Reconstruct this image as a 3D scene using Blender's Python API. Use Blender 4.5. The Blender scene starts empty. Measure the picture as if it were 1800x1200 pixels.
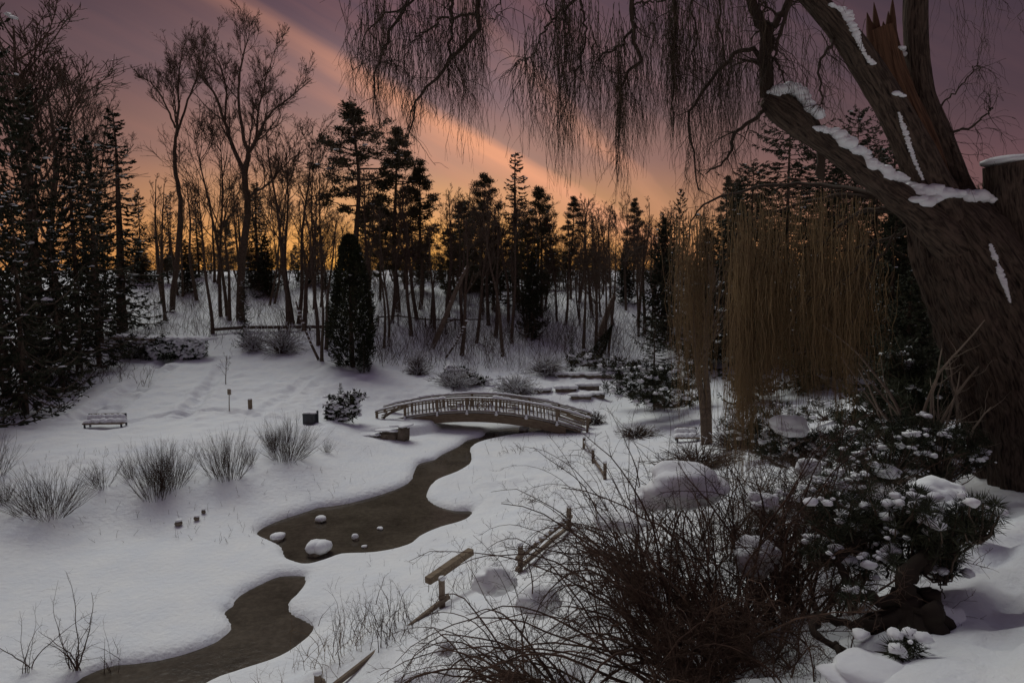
import bpy, bmesh, math, random
import numpy as np
from mathutils import Vector
R = math.radians
rng = np.random.default_rng(7)
C = bpy.context.scene.collection
SC = bpy.context.scene

# ------------------------------------------------------------------ camera
H = 7.5
F = 1200.0
VH = 470.0
PITCH = math.atan((600 - VH) / F)
cam_d = bpy.data.cameras.new('camera'); cam = bpy.data.objects.new('camera', cam_d); C.objects.link(cam)
cam.location = (0, 0, H); cam.rotation_euler = (R(90) - PITCH, 0, 0)
cam_d.lens = 24; cam_d.sensor_width = 36; cam_d.clip_end = 3000; cam_d.clip_start = 0.05
SC.camera = cam

# ------------------------------------------------------------------ sky and sun
SUN_AZ = -28.0      # degrees, negative is left of the view axis
w = bpy.data.worlds.new('World'); SC.world = w; w.use_nodes = True
nt = w.node_tree; N = nt.nodes; L = nt.links; N.clear()
def node(t, **k):
    n = N.new(t)
    for a, b in k.items(): setattr(n, a, b)
    return n
def mth(op, a, b=None, c=None, clamp=False):
    n = node('ShaderNodeMath', operation=op); n.use_clamp = clamp
    for i, v in enumerate((a, b, c)):
        if v is None: continue
        if isinstance(v, (int, float)): n.inputs[i].default_value = v
        else: L.new(v, n.inputs[i])
    return n.outputs[0]
def vdot(a, vec):
    n = node('ShaderNodeVectorMath', operation='DOT_PRODUCT'); L.new(a, n.inputs[0]); n.inputs[1].default_value = vec
    return n.outputs['Value']
def srgb(r, g, b):
    f = lambda c: ((c/255)/12.92 if c/255 < .04045 else ((c/255+.055)/1.055)**2.4)
    return (f(r), f(g), f(b), 1)
def ramp(fac, stops, interp='EASE'):
    n = node('ShaderNodeValToRGB'); cr = n.color_ramp; cr.interpolation = interp
    while len(cr.elements) > 1: cr.elements.remove(cr.elements[-1])
    cr.elements[0].position = stops[0][0]; cr.elements[0].color = stops[0][1]
    for p, c in stops[1:]:
        e = cr.elements.new(p); e.color = c
    L.new(fac, n.inputs[0]); return n.outputs[0]
def mixc(fac, a, b, mode='MIX'):
    n = node('ShaderNodeMix', data_type='RGBA', blend_type=mode)
    if isinstance(fac, (int, float)): n.inputs[0].default_value = fac
    else: L.new(fac, n.inputs[0])
    for i, v in ((6, a), (7, b)):
        if isinstance(v, tuple): n.inputs[i].default_value = v
        else: L.new(v, n.inputs[i])
    return n.outputs[2]
tc = node('ShaderNodeTexCoord'); D = tc.outputs['Generated']
sep = node('ShaderNodeSeparateXYZ'); L.new(D, sep.inputs[0])
el = mth('DIVIDE', mth('ARCSINE', sep.outputs['Z']), math.pi/2)      # 0 horizon .. 1 zenith
hx = mth('ARCTAN2', sep.outputs['X'], sep.outputs['Y'])               # azimuth, 0 = view axis
daz = mth('ABSOLUTE', mth('SUBTRACT', hx, R(-7)))
glow = mth('POWER', 2.718, mth('MULTIPLY', mth('POWER', mth('DIVIDE', daz, R(24)), 2.0), -1.0))   # 1 at the afterglow, 0 away
g = lambda d: d/90.0
warm = ramp(el, [(0, srgb(250,180,84)), (g(2), srgb(240,172,94)), (g(5), srgb(220,162,112)), (g(9), srgb(172,132,118)),
                 (g(14), srgb(132,106,110)), (g(20), srgb(98,76,86)), (g(40), srgb(100,84,100)), (1, srgb(102,98,118))])
cool = ramp(el, [(0, srgb(170,116,78)), (g(2), srgb(150,104,84)), (g(6), srgb(98,70,78)), (g(12), srgb(70,54,64)),
                 (g(20), srgb(62,50,61)), (g(40), srgb(84,76,94)), (1, srgb(102,98,118))])
base = mixc(glow, cool, warm)
# two bands of high cloud lit from below
def px_dir(u, v):
    a = (u-900)/F; b = (600-v)/F; cp, sp = math.cos(PITCH), math.sin(PITCH)
    return Vector((a, cp + b*sp, -sp + b*cp)).normalized()
nz = node('ShaderNodeTexNoise'); nz.inputs['Scale'].default_value = 3.0; nz.inputs['Detail'].default_value = 5
mp = node('ShaderNodeMapping'); L.new(D, mp.inputs[0]); mp.inputs['Scale'].default_value = (1, 1, 2.5); L.new(mp.outputs[0], nz.inputs['Vector'])
warp = mth('MULTIPLY', mth('SUBTRACT', nz.outputs['Fac'], .5), .035)
# fine streak noise running along the cloud band: squeezed across it
def band(p0, p1, width, soft, amp):
    a, b = px_dir(*p0), px_dir(*p1); n = a.cross(b).normalized()
    if n.z < 0: n = -n
    s = mth('ADD', vdot(D, n), warp)                     # >0 above the band's edge
    up = ramp(mth('ADD', mth('MULTIPLY', s, 1.0), .5), [(0, (0,0,0,1)), (.5-soft, (0,0,0,1)), (.5-soft*.45, (.35,.35,.35,1)), (.5-width, (1,1,1,1)), (.5+.001, (.55,.55,.55,1)), (.5+width*.9, (0,0,0,1)), (1, (0,0,0,1))])
    t = b - a*(a.dot(b)); t.normalize()
    return n, s, mth('MULTIPLY', up, amp), vdot(D, Vector(a)), t
n1, s1, b1, c1, t1 = band((540,60), (960,300), .010, .10, .85)
n2, s2, b2, c2, t2 = band((880,60), (1150,330), .010, .05, .45)
fall1 = ramp(el, [(0, (.5,.5,.5,1)), (g(4), (.9,.9,.9,1)), (g(9), (1,1,1,1)), (g(12.5), (.62,.62,.62,1)), (g(17), (.22,.22,.22,1)), (g(24), (.12,.12,.12,1)), (g(50), (0,0,0,1))])
sn = node('ShaderNodeTexNoise'); sn.inputs['Scale'].default_value = 1.0; sn.inputs['Detail'].default_value = 6
cmb = node('ShaderNodeCombineXYZ'); L.new(mth('MULTIPLY', vdot(D, Vector(t1)), 2.5), cmb.inputs[0]); L.new(mth('MULTIPLY', s1, 34.0), cmb.inputs[1])
L.new(cmb.outputs[0], sn.inputs['Vector'])
stre = mth('MULTIPLY_ADD', sn.outputs['Fac'], 2.3, -.50, clamp=True)
ctot = mth('MULTIPLY', mth('MULTIPLY', mth('ADD', b1, b2), fall1), mth('ADD', stre, .25), clamp=True)
ctot = mth('MULTIPLY', ctot, mth('ADD', mth('MULTIPLY', glow, .85), .15))
mott = mth('MULTIPLY', mth('SUBTRACT', sn.outputs['Fac'], .42), .55, clamp=True)
col = mixc(mth('MULTIPLY', ctot, 1.35, clamp=True), base, srgb(238,166,128))
col = mixc(mth('MULTIPLY', mott, mth('ADD', glow, .25), clamp=True), col, srgb(178,118,106))
sky = node('ShaderNodeTexSky', sky_type='NISHITA'); sky.sun_disc = False
sky.sun_elevation = R(1.5); sky.sun_rotation = R(SUN_AZ)
bg1 = node('ShaderNodeBackground'); L.new(col, bg1.inputs[0]); bg1.inputs[1].default_value = 1.0
bg2 = node('ShaderNodeBackground'); L.new(sky.outputs[0], bg2.inputs[0]); bg2.inputs[1].default_value = 0.003
add = node('ShaderNodeAddShader'); L.new(bg1.outputs[0], add.inputs[0]); L.new(bg2.outputs[0], add.inputs[1])
out = node('ShaderNodeOutputWorld'); L.new(add.outputs[0], out.inputs[0])
sd = bpy.data.lights.new('sun', 'SUN'); sun = bpy.data.objects.new('sun', sd); C.objects.link(sun)
sd.energy = 1.46; sd.angle = R(34); sd.color = (.96, 1.0, .93)
SE = R(50); sdir = Vector((math.sin(R(SUN_AZ))*math.cos(SE), math.cos(R(SUN_AZ))*math.cos(SE), math.sin(SE)))
sun.rotation_euler = sdir.to_track_quat('Z', 'Y').to_euler(); sun.location = (0, 20, 60)
SC.view_settings.view_transform = 'Standard'; SC.view_settings.look = 'None'
SC.view_settings.exposure = 0.0; SC.view_settings.gamma = 1; SC.view_settings.use_curve_mapping = False

# ------------------------------------------------------------------ pixel rays to places
def W(u, v, Y):
    a = (u-900)/F; b = (600-v)/F; cp, sp = math.cos(PITCH), math.sin(PITCH)
    dy = cp + b*sp; dz = -sp + b*cp
    return np.array((a*Y/dy, Y, H + dz*Y/dy))
def Wz(u, v, z=0.0):
    a = (u-900)/F; b = (600-v)/F; cp, sp = math.cos(PITCH), math.sin(PITCH)
    dy = cp + b*sp; dz = -sp + b*cp; t = (z-H)/dz
    return np.array((a*t, dy*t, z))

# ------------------------------------------------------------------ noise
def _h(i, j, k, s):
    n = (i*374761393 + j*668265263 + k*2147483647 + s*974711) & 0xffffffff
    n = ((n ^ (n >> 13)) * 1274126177) & 0xffffffff
    return ((n ^ (n >> 16)) & 0xffff) / 65535.0
def vn(x, y, s=0, z=None):
    x = np.asarray(x, float); y = np.asarray(y, float)
    xi = np.floor(x).astype(np.int64); yi = np.floor(y).astype(np.int64)
    fx = x-xi; fy = y-yi; fx = fx*fx*(3-2*fx); fy = fy*fy*(3-2*fy); k = 0
    a = _h(xi, yi, k, s); b = _h(xi+1, yi, k, s); c = _h(xi, yi+1, k, s); d = _h(xi+1, yi+1, k, s)
    return (a*(1-fx)+b*fx)*(1-fy) + (c*(1-fx)+d*fx)*fy - .5
def fbm(x, y, s=0, o=4, lac=2.03, gain=.5):
    t = 0; a = 1
    for i in range(o):
        t = t + a*vn(x, y, s+i); x = x*lac+3.1; y = y*lac+1.7; a *= gain
    return t

# ------------------------------------------------------------------ terrain
ctl = []
def cp_(u, v, Y): ctl.append(W(u, v, Y))
def cz_(x, y, z): ctl.append(np.array((x, y, z)))
# frozen pond and stream flats
for (x, y) in ((-14,13),(-12,18),(-8,13),(-4.5,15),(-6,19),(-3,19),(-1.5,24),(-2.5,28),(0.5,31),(-10,10),(-18,16),(-20,12),(-5,10.5),(-6,6),(-14,6)): cz_(x, y, .22)
cz_(-1, 29.5, .1); cz_(1.5, 33, .1); cz_(5, 36, .4)
# bank of shrubs and left meadow
cp_(80, 905, 17.8+0); cp_(60, 850, 19.6); cp_(300, 850, 20.5); cp_(500, 830, 22); cp_(620, 800, 25.5)
cp_(60, 760, 26.0); cp_(185, 750, 27.2); cp_(430, 720, 30); cp_(560, 745, 28); cp_(400, 660, 38); cp_(350, 622, 45); cp_(130, 672, 36.5)
cp_(560, 660, 38); cp_(700, 690, 35.5); cp_(660, 745, 30.6)
# far hillside
cp_(230, 560, 53); cp_(250, 490, 63); cp_(380, 578, 51); cp_(420, 492, 66); cp_(560, 495, 66); cp_(560, 600, 47); cp_(740, 620, 45); cp_(740, 510, 62)
cp_(900, 640, 43); cp_(900, 530, 60); cp_(1040, 515, 58); cp_(1040, 630, 44); cp_(1160, 620, 42); cp_(1170, 530, 55)
for x, y in ((-60,95),(0,95),(60,95),(-200,200),(0,200),(200,200),(-320,400),(0,420),(320,400),(-300,40),(300,40)): cz_(x, y, 4.6)
for x, y in ((-90,60),(80,60),(-40,60)): cz_(x, y, 6.0)
cz_(-45, 40, 3.5); cz_(-40, 25, 2.0); cz_(-60, 10, 3)
# right of the bridge and near bank
cp_(1040, 690, 36); cp_(1150, 740, 30); cp_(1045, 760, 29.3); cp_(1045, 812, 24); cp_(1250, 775, 25.5); cp_(1230, 700, 33); cp_(900, 800, 25.6)
cp_(930, 900, 18.0); cp_(1100, 860, 18.0); cp_(1470, 720, 24); cp_(1500, 650, 32); cp_(1700, 640, 28)
cp_(560, 1200, 10.0); cp_(700, 1110, 11.0); cp_(780, 1060, 11.8); cp_(912, 1010, 12.8); cp_(1000, 960, 14); cp_(1300, 860, 13.5); cp_(1600, 800, 15)
cp_(740, 1240, 7.6); cp_(1000, 1200, 6.2); cp_(1300, 1160, 5.0); cp_(1300, 1000, 7.5); cp_(1600, 1080, 5.0); cp_(1600, 930, 7.6); cp_(1780, 862, 9.2)
cp_(1790, 1190, 2.8); cp_(1790, 1010, 4.8); cp_(1700, 1100, 3.9); cz_(0, 0, 5.6); cz_(3, -4, 6.2); cz_(10, 4, 5.7); cz_(9, 12, 4.9); cz_(14, 20, 4.8); cz_(25, 10, 6); cz_(20, 35, 5.0); cz_(-8, -4, 2.2); cz_(-4, 2, 2.6)
cz_(-20, -20, 2); cz_(20, -30, 6.4); cz_(-200, -100, 5); cz_(200, -100, 6.4)
cz_(-2, 5, 2.7)
CT = np.array(ctl)
def _phi(r2): return .5*r2*np.log(r2+1e-9)
def _fit():
    P = CT[:, :2]/20; n = len(P)
    d2 = ((P[:, None]-P[None])**2).sum(-1); K = _phi(d2) + np.eye(n)*2e-3
    Q = np.c_[np.ones(n), P]; A = np.zeros((n+3, n+3)); A[:n, :n] = K; A[:n, n:] = Q; A[n:, :n] = Q.T
    return np.linalg.solve(A, np.r_[CT[:, 2], 0, 0, 0])
TW = _fit()
S1 = [(940,748),(911,751),(882,754),(857,758),(849,767),(823,773),(807,784),(777,799),(764,808),(737,815),(728,832),(722,845),(700,858),(650,875),(600,887),(560,892),(545,897),(520,905),(490,915),(462,928),(453,940),(478,952),(495,962),(502,980),(520,989),(541,993),(570,985),(600,975),(660,972),(715,960),(735,945),(770,930),(815,916),(829,899),(800,898),(770,890),(751,877),(752,862),(765,846),(800,832),(822,818),(829,806),(827,787),(849,776),(887,768),(919,764),(955,757),(1010,745),(990,738)]
S2 = [(530,1012),(493,1013),(467,1023),(433,1040),(414,1055),(412,1064),(396,1075),(401,1087),(408,1100),(400,1113),(377,1130),(333,1147),(267,1163),(200,1170),(160,1183),(133,1200),(60,1260),(20,1400),(380,1420),(300,1260),(360,1203),(417,1181),(483,1160),(520,1137),(547,1112),(547,1098),(513,1080),(506,1063),(520,1045),(533,1030),(536,1017)]
def poly(S):
    A = np.array([Wz(u, v)[:2] for u, v in S])
    # smooth by Catmull-Rom
    outp = []
    n = len(A)
    for i in range(n):
        p0, p1, p2, p3 = A[i-1], A[i], A[(i+1) % n], A[(i+2) % n]
        for t in (0, .33, .66):
            outp.append(.5*((2*p1)+(-p0+p2)*t+(2*p0-5*p1+4*p2-p3)*t*t+(-p0+3*p1-3*p2+p3)*t**3))
    return np.array(outp)
POLYS = [poly(S1), poly(S2)]
def stream_d(x, y):
    """signed distance to the open water, negative inside it"""
    sh = x.shape; x = x.ravel(); y = y.ravel(); best = np.full(x.shape, 50.0)
    m = (x > -25) & (x < 12) & (y > 2) & (y < 42); xs, ys = x[m], y[m]
    if len(xs):
        tot = np.full(xs.shape, 1e9)
        for P in POLYS:
            d = np.full(xs.shape, 1e9); ins = np.zeros(xs.shape, bool); n = len(P)
            for i in range(n):
                a, b = P[i], P[(i+1) % n]; e = b-a
                t = np.clip(((xs-a[0])*e[0]+(ys-a[1])*e[1])/(e@e+1e-12), 0, 1)
                d = np.minimum(d, (xs-a[0]-t*e[0])**2+(ys-a[1]-t*e[1])**2)
                c = ((a[1] > ys) != (b[1] > ys)) & (xs < (b[0]-a[0])*(ys-a[1])/(b[1]-a[1]+1e-12)+a[0]); ins ^= c
            d = np.sqrt(d); tot = np.minimum(tot, np.where(ins, -d, d))
        best[m] = tot
    return best.reshape(sh)
DENTS = [(3.05,3.9),(3.3,4.25),(2.75,3.6),(3.55,4.55),(2.5,3.3),(3.0,3.45),(3.7,5.0),(3.35,3.8),(3.95,5.3),(2.65,3.05),(2.3,3.0),(3.7,4.3)]
TRACKS = []   # lines trodden into the snow
def track(pts, Ys, wd, dp):
    TRACKS.append((np.array([W(u, v, Y)[:2] for (u, v), Y in zip(pts, Ys)]), wd, dp))
track([(130,740),(190,712),(240,680),(275,650),(300,630)], [28.5,32,36,41,44], .42, .30)
track([(190,735),(230,705),(270,675),(300,650)], [29.5,33,37,41], .35, .24)
track([(320,735),(350,700),(375,670),(395,640)], [29,32.5,37,42], .36, .20)
track([(220,742),(300,725),(380,722),(470,735),(540,745)], [28,29.5,30,29,28], .3, .12)
track([(450,735),(500,700),(540,672)], [29,33,37.5], .3, .12)
track([(1700,1200),(1720,1100),(1760,1030),(1800,990)], [3.0,4.0,5.0,5.8], .25, .06)
def gz(x, y):
    x = np.asarray(x, float); y = np.asarray(y, float); sh = x.shape
    X = x.ravel()/20; Y = y.ravel()/20; z = TW[-3]+TW[-2]*X+TW[-1]*Y
    for i in range(len(CT)):
        z = z + TW[i]*_phi((X-CT[i,0]/20)**2+(Y-CT[i,1]/20)**2)
    z = z.reshape(sh)
    z = np.clip(z, -5, 7.2)
    dist = np.hypot(x, y)
    d = stream_d(x, y)
    pond = np.clip((z-.35)/.5, 0, 1)                      # 0 on the flats
    amp = .02 + .98*pond
    q = np.clip(1.35-np.hypot((x+6.4)/2.3, (y-30.6)/1.5), 0, 1); q = np.clip(q*8, 0, 1); z = np.maximum(z, z*(1-q)+q*.62)
    z = z + amp*(.16*fbm(x*.35, y*.35, 3, 4) + .07*fbm(x*1.3, y*1.3, 9, 3)) + .018*fbm(x*.5, y*.5, 21, 2)
    near = np.clip(1-(np.hypot(x-2.5, y-5)-3)/6, 0, 1)
    z = z + near*(.26*np.maximum(fbm(x*1.5, y*1.5, 31, 3), -.12) + .05*fbm(x*5, y*5, 41, 2))
    for fx, fy in DENTS: z = z - .17*np.exp(-(((x-fx)/.12)**2+((y-fy)/.17)**2)) + .03*np.exp(-(((x-fx)/.24)**2+((y-fy-.05)/.28)**2))
    z = z + np.clip(1-np.hypot((x+10)/16, (y-36)/12), 0, 1)*(.10*fbm(x*2.4, y*2.4, 87, 3))
    rough = np.clip(1-np.abs(y-42)/30, 0, 1)*pond
    z = z + rough*.10*fbm(x*2.2, y*2.2, 51, 3)
    nb = np.clip(1-np.hypot((x-1.5)/9, (y-19)/8), 0, 1)
    z = z + nb*.17*fbm(x*1.7, y*1.7, 71, 4)
    for P, wd, dp in TRACKS:
        dd = np.full(sh, 1e9)
        for a, b in zip(P[:-1], P[1:]):
            e = b-a; t = np.clip(((x-a[0])*e[0]+(y-a[1])*e[1])/(e@e), 0, 1)
            dd = np.minimum(dd, np.hypot(x-a[0]-t*e[0], y-a[1]-t*e[1]))
        q = dd/wd; z = z - dp*np.exp(-q*q)*(1+1.3*vn(x*2.5, y*2.5, 77)) + dp*.4*np.exp(-((q-1.5)/.5)**2)
    land = np.maximum(z, .16)
    near_w = np.clip(d/2.5, 0, 1); land = .16 + .05*vn(x*.9, y*.9, 5) + (land-.16)*near_w**.8
    t = np.clip(d/.55, 0, 1)
    pill = -.02 + (land+.02)*np.sqrt(np.clip(1-(1-t)**2.4, 0, 1))
    ins = -.02 - .4*np.clip(-d/.3, 0, 1)
    return np.where(d > 0, pill, ins)
def gz1(x, y): return float(gz(np.array([x]), np.array([y]))[0])
def on(u, Y, lift=0.0):
    """point of the ground at picture column u, distance Y"""
    a = (u-900)/F; x = a*Y
    for _ in range(3):
        z = gz1(x, Y); dep = math.cos(PITCH)*Y - math.sin(PITCH)*(z-H); x = a*dep
    return np.array((x, Y, z+lift))

def hit(u, v, y0=2.0, y1=110.0, n=260):
    """where the sight line of a picture point first meets the ground"""
    Ys = np.geomspace(y0, y1, n); Pp = np.array([W(u, v, Y) for Y in Ys]); z = gz(Pp[:, 0], Pp[:, 1]); k = np.argmax(Pp[:, 2] < z)
    if not (Pp[:, 2] < z).any(): return Pp[-1]
    Ys = np.linspace(Ys[max(k-1, 0)], Ys[k], 12); Pp = np.array([W(u, v, Y) for Y in Ys]); z = gz(Pp[:, 0], Pp[:, 1]); k = np.argmax(Pp[:, 2] < z)
    p = Pp[k].copy(); p[2] = z[k]; return p
# ------------------------------------------------------------------ objects
def tag(o, label=None, cat=None, group=None, kind=None):
    if label: o['label'] = label
    if cat: o['category'] = cat
    if group: o['group'] = group
    if kind: o['kind'] = kind
    return o
def empty(name, loc, label=None, cat=None, group=None, rz=0.0):
    o = bpy.data.objects.new(name, None); C.objects.link(o); o.location = tuple(loc); o.rotation_euler = (0, 0, rz)
    o.empty_display_size = .2
    return tag(o, label, cat, group)
class G:
    """collects faces, builds one mesh"""
    def __init__(s): s.v = []; s.q = []; s.t = []; s.n = 0; s.uv = []
    def add(s, V, Q=None, T=None, uv=None):
        V = np.asarray(V, float).reshape(-1, 3)
        if Q is not None and len(Q): s.q.append(np.asarray(Q, np.int64).reshape(-1, 4)+s.n)
        if T is not None and len(T): s.t.append(np.asarray(T, np.int64).reshape(-1, 3)+s.n)
        s.v.append(V); s.uv.append(np.zeros((len(V), 2)) if uv is None else np.asarray(uv).reshape(-1, 2)); s.n += len(V)
    def mesh(s, name, mat, smooth=True, uvs=False):
        V = np.concatenate(s.v) if s.v else np.zeros((0, 3))
        q = np.concatenate(s.q) if s.q else np.zeros((0, 4), np.int64); t = np.concatenate(s.t) if s.t else np.zeros((0, 3), np.int64)
        me = bpy.data.meshes.new(name); me.vertices.add(len(V)); me.vertices.foreach_set('co', V.ravel().astype(np.float32))
        idx = np.concatenate([q.ravel(), t.ravel()]); nl = len(idx)
        me.loops.add(nl); me.loops.foreach_set('vertex_index', idx.astype(np.int32))
        tot = np.r_[np.full(len(q), 4), np.full(len(t), 3)]; st = np.r_[0, np.cumsum(tot)[:-1]] if len(tot) else tot
        me.polygons.add(len(tot)); me.polygons.foreach_set('loop_start', st.astype(np.int32)); me.polygons.foreach_set('loop_total', tot.astype(np.int32))
        me.polygons.foreach_set('use_smooth', np.full(len(tot), smooth))
        if uvs:
            l = me.uv_layers.new(name='UVMap'); l.data.foreach_set('uv', np.concatenate(s.uv)[idx].ravel().astype(np.float32))
        me.materials.append(mat); me.update(calc_edges=True); me.validate()
        return me
    def obj(s, name, mat, parent=None, smooth=True, uvs=False, local=None):
        """local: world position that becomes the object's origin"""
        if local is not None: s.v = [v-np.asarray(local) for v in s.v]
        o = bpy.data.objects.new(name, s.mesh(name, mat, smooth, uvs)); C.objects.link(o)
        if parent is not None: o.parent = parent
        if local is not None and parent is None: o.location = tuple(local)
        return o
def copy_tree(o, parent=None):
    c = o.copy(); C.objects.link(c)
    if parent is not None: c.parent = parent
    for ch in o.children: copy_tree(ch, c)
    return c
def nrm(v): return v/(np.linalg.norm(v, axis=-1, keepdims=True)+1e-9)
def tubes(g, P, Rr, k=3, cap=False):
    P = np.asarray(P, float); Rr = np.asarray(Rr, float)
    if P.ndim == 2: P = P[None]; Rr = Rr[None]
    M, n, _ = P.shape
    if M == 0: return
    T = np.gradient(P, axis=1); T = nrm(T); d = nrm(P[:, -1]-P[:, 0]+1e-6)
    ax = np.where(np.abs(d[:, 2:3]) > .8, np.array([[1., 0, 0]]), np.array([[0, 0, 1.]]))
    ref = nrm(np.cross(d, ax))[:, None]; U = nrm(ref-(ref*T).sum(-1, keepdims=True)*T); V = np.cross(T, U)
    a = np.arange(k)*2*math.pi/k; c = np.cos(a)[None, None, :, None]; s = np.sin(a)[None, None, :, None]
    ring = P[:, :, None]+Rr[:, :, None, None]*(c*U[:, :, None]+s*V[:, :, None])
    vi = np.arange(M*n*k).reshape(M, n, k); A = vi[:, :-1]; B = vi[:, 1:]
    Q = np.stack([A, np.roll(A, -1, 2), np.roll(B, -1, 2), B], -1).reshape(-1, 4)
    Ts = None
    if cap:
        e = vi[:, -1]; b = vi[:, 0]
        Ts = np.concatenate([np.stack([np.broadcast_to(e[:, :1], e[:, 1:-1].shape), e[:, 1:-1], e[:, 2:]], -1).reshape(-1, 3),
                             np.stack([np.broadcast_to(b[:, :1], b[:, 1:-1].shape), b[:, 2:], b[:, 1:-1]], -1).reshape(-1, 3)])
    g.add(ring.reshape(-1, 3), Q, Ts)
def spline(pts, n):
    """Catmull-Rom resample of rows (any columns)"""
    A = np.asarray(pts, float); m = len(A); A2 = np.vstack([2*A[0]-A[1], A, 2*A[-1]-A[-2]])
    t = np.linspace(0, m-1-1e-6, n); i = t.astype(int); f = (t-i)[:, None]
    p0, p1, p2, p3 = A2[i], A2[i+1], A2[i+2], A2[i+3]
    return .5*((2*p1)+(-p0+p2)*f+(2*p0-5*p1+4*p2-p3)*f*f+(-p0+3*p1-3*p2+p3)*f**3)
def spawn(P, Rr, cnt, t=(.3, 1), ang=(30, 50), ln=(.4, .6), lt=.5, rr=.5, rmin=.003, up=.1, wig=.1, n=6, r=None, absl=None, taper=.25):
    """children of every branch; returns paths and radii"""
    r = r or rng; M, m, _ = P.shape
    idx = np.repeat(np.arange(M), cnt); K = len(idx)
    tt = r.uniform(t[0], t[1], K); fi = tt*(m-1); i0 = np.minimum(fi.astype(int), m-2); f = (fi-i0)[:, None]
    p = P[idx, i0]*(1-f)+P[idx, i0+1]*f; tg = nrm(P[idx, i0+1]-P[idx, i0]); pr = Rr[idx, i0]*(1-f[:, 0])+Rr[idx, i0+1]*f[:, 0]
    Lp = np.linalg.norm(np.diff(P, axis=1), axis=-1).sum(1)[idx]
    q = nrm(r.normal(size=(K, 3))); q = nrm(q-(q*tg).sum(-1, keepdims=True)*tg)
    a = np.radians(r.uniform(ang[0], ang[1], K))[:, None]; d = np.cos(a)*tg+np.sin(a)*q
    Ln = (Lp if absl is None else 1.0)*r.uniform(ln[0], ln[1], K)*(1-lt*(tt-t[0])/(t[1]-t[0]+1e-6))
    if absl is not None: Ln = Ln*absl
    out = np.zeros((K, n, 3)); out[:, 0] = p; st = (Ln/(n-1))[:, None]; upv = np.array([0, 0, 1.])
    for j in range(1, n):
        d = nrm(d+up*upv+wig*r.normal(size=(K, 3))); out[:, j] = out[:, j-1]+d*st
    r0 = np.maximum(pr*rr*r.uniform(.75, 1.1, K), rmin)
    rad = r0[:, None]*np.linspace(1, taper, n)[None]; rad = np.maximum(rad, rmin*.6)
    return out, rad
def slivers(g, P, Dv, ln, wd, r=None, fan=1):
    """narrow two-triangle needles sprays starting at P, along Dv"""
    r = r or rng; P = np.asarray(P); K = len(P); Dv = nrm(Dv); s = nrm(np.cross(Dv, nrm(r.normal(size=(K, 3)))))
    ln = np.broadcast_to(ln, (K,))[:, None]; wd = np.broadcast_to(wd, (K,))[:, None]
    V = np.stack([P, P+Dv*ln*.45+s*wd, P+Dv*ln, P+Dv*ln*.45-s*wd], 1)
    g.add(V.reshape(-1, 3), np.arange(K*4).reshape(K, 4))
_bs = None
def blobs(g, Cn, Rad, r=None, sub=1, jit=.25):
    """lumpy low ellipsoids. Cn (K,3), Rad (K,3)"""
    global _bs
    r = r or rng
    if _bs is None: _bs = {}
    if sub not in _bs:
        bm = bmesh.new(); bmesh.ops.create_icosphere(bm, subdivisions=sub, radius=1)
        _bs[sub] = (np.array([v.co[:] for v in bm.verts]), np.array([[v.index for v in f.verts] for f in bm.faces])); bm.free()
    V, T = _bs[sub]; Cn = np.asarray(Cn, float).reshape(-1, 3); Rad = np.asarray(Rad, float).reshape(-1, 3); K = len(Cn)
    if K == 0: return
    ang = r.uniform(0, 6.28, K); c, s = np.cos(ang), np.sin(ang)
    X = V[None]*(1+jit*r.uniform(-1, 1, (K, len(V), 1)))*Rad[:, None]
    X = np.stack([X[..., 0]*c[:, None]-X[..., 1]*s[:, None], X[..., 0]*s[:, None]+X[..., 1]*c[:, None], X[..., 2]], -1)+Cn[:, None]
    g.add(X.reshape(-1, 3), None, (T[None]+np.arange(K)[:, None, None]*len(V)).reshape(-1, 3))
def box(g, c, s, rz=0.0, M=None, bev=0.0):
    """box centred c with full sizes s; bevelled when bev>0"""
    hx, hy, hz = [q/2 for q in s]
    if bev <= 0:
        V = np.array([(x, y, z) for x in (-hx, hx) for y in (-hy, hy) for z in (-hz, hz)])
        Q = [(0,1,3,2),(4,6,7,5),(0,4,5,1),(2,3,7,6),(0,2,6,4),(1,5,7,3)]
    else:
        bm = bmesh.new(); bmesh.ops.create_cube(bm, size=1); bmesh.ops.scale(bm, vec=s, verts=bm.verts)
        bmesh.ops.bevel(bm, geom=bm.edges[:], offset=bev, segments=1, affect='EDGES')
        bm.verts.ensure_lookup_table(); V = np.array([v.co[:] for v in bm.verts]); Q = [[v.index for v in f.verts] for f in bm.faces if len(f.verts) == 4]
        T = [[v.index for v in f.verts] for f in bm.faces if len(f.verts) == 3]; bm.free()
        cz, sz = math.cos(rz), math.sin(rz)
        V = np.c_[V[:,0]*cz-V[:,1]*sz, V[:,0]*sz+V[:,1]*cz, V[:,2]]
        if M is not None: V = V@np.asarray(M).T
        g.add(V+np.asarray(c), Q, T); return
    cz, sz = math.cos(rz), math.sin(rz)
    V = np.c_[V[:,0]*cz-V[:,1]*sz, V[:,0]*sz+V[:,1]*cz, V[:,2]]
    if M is not None: V = V@np.asarray(M).T
    g.add(V+np.asarray(c), Q)
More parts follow.
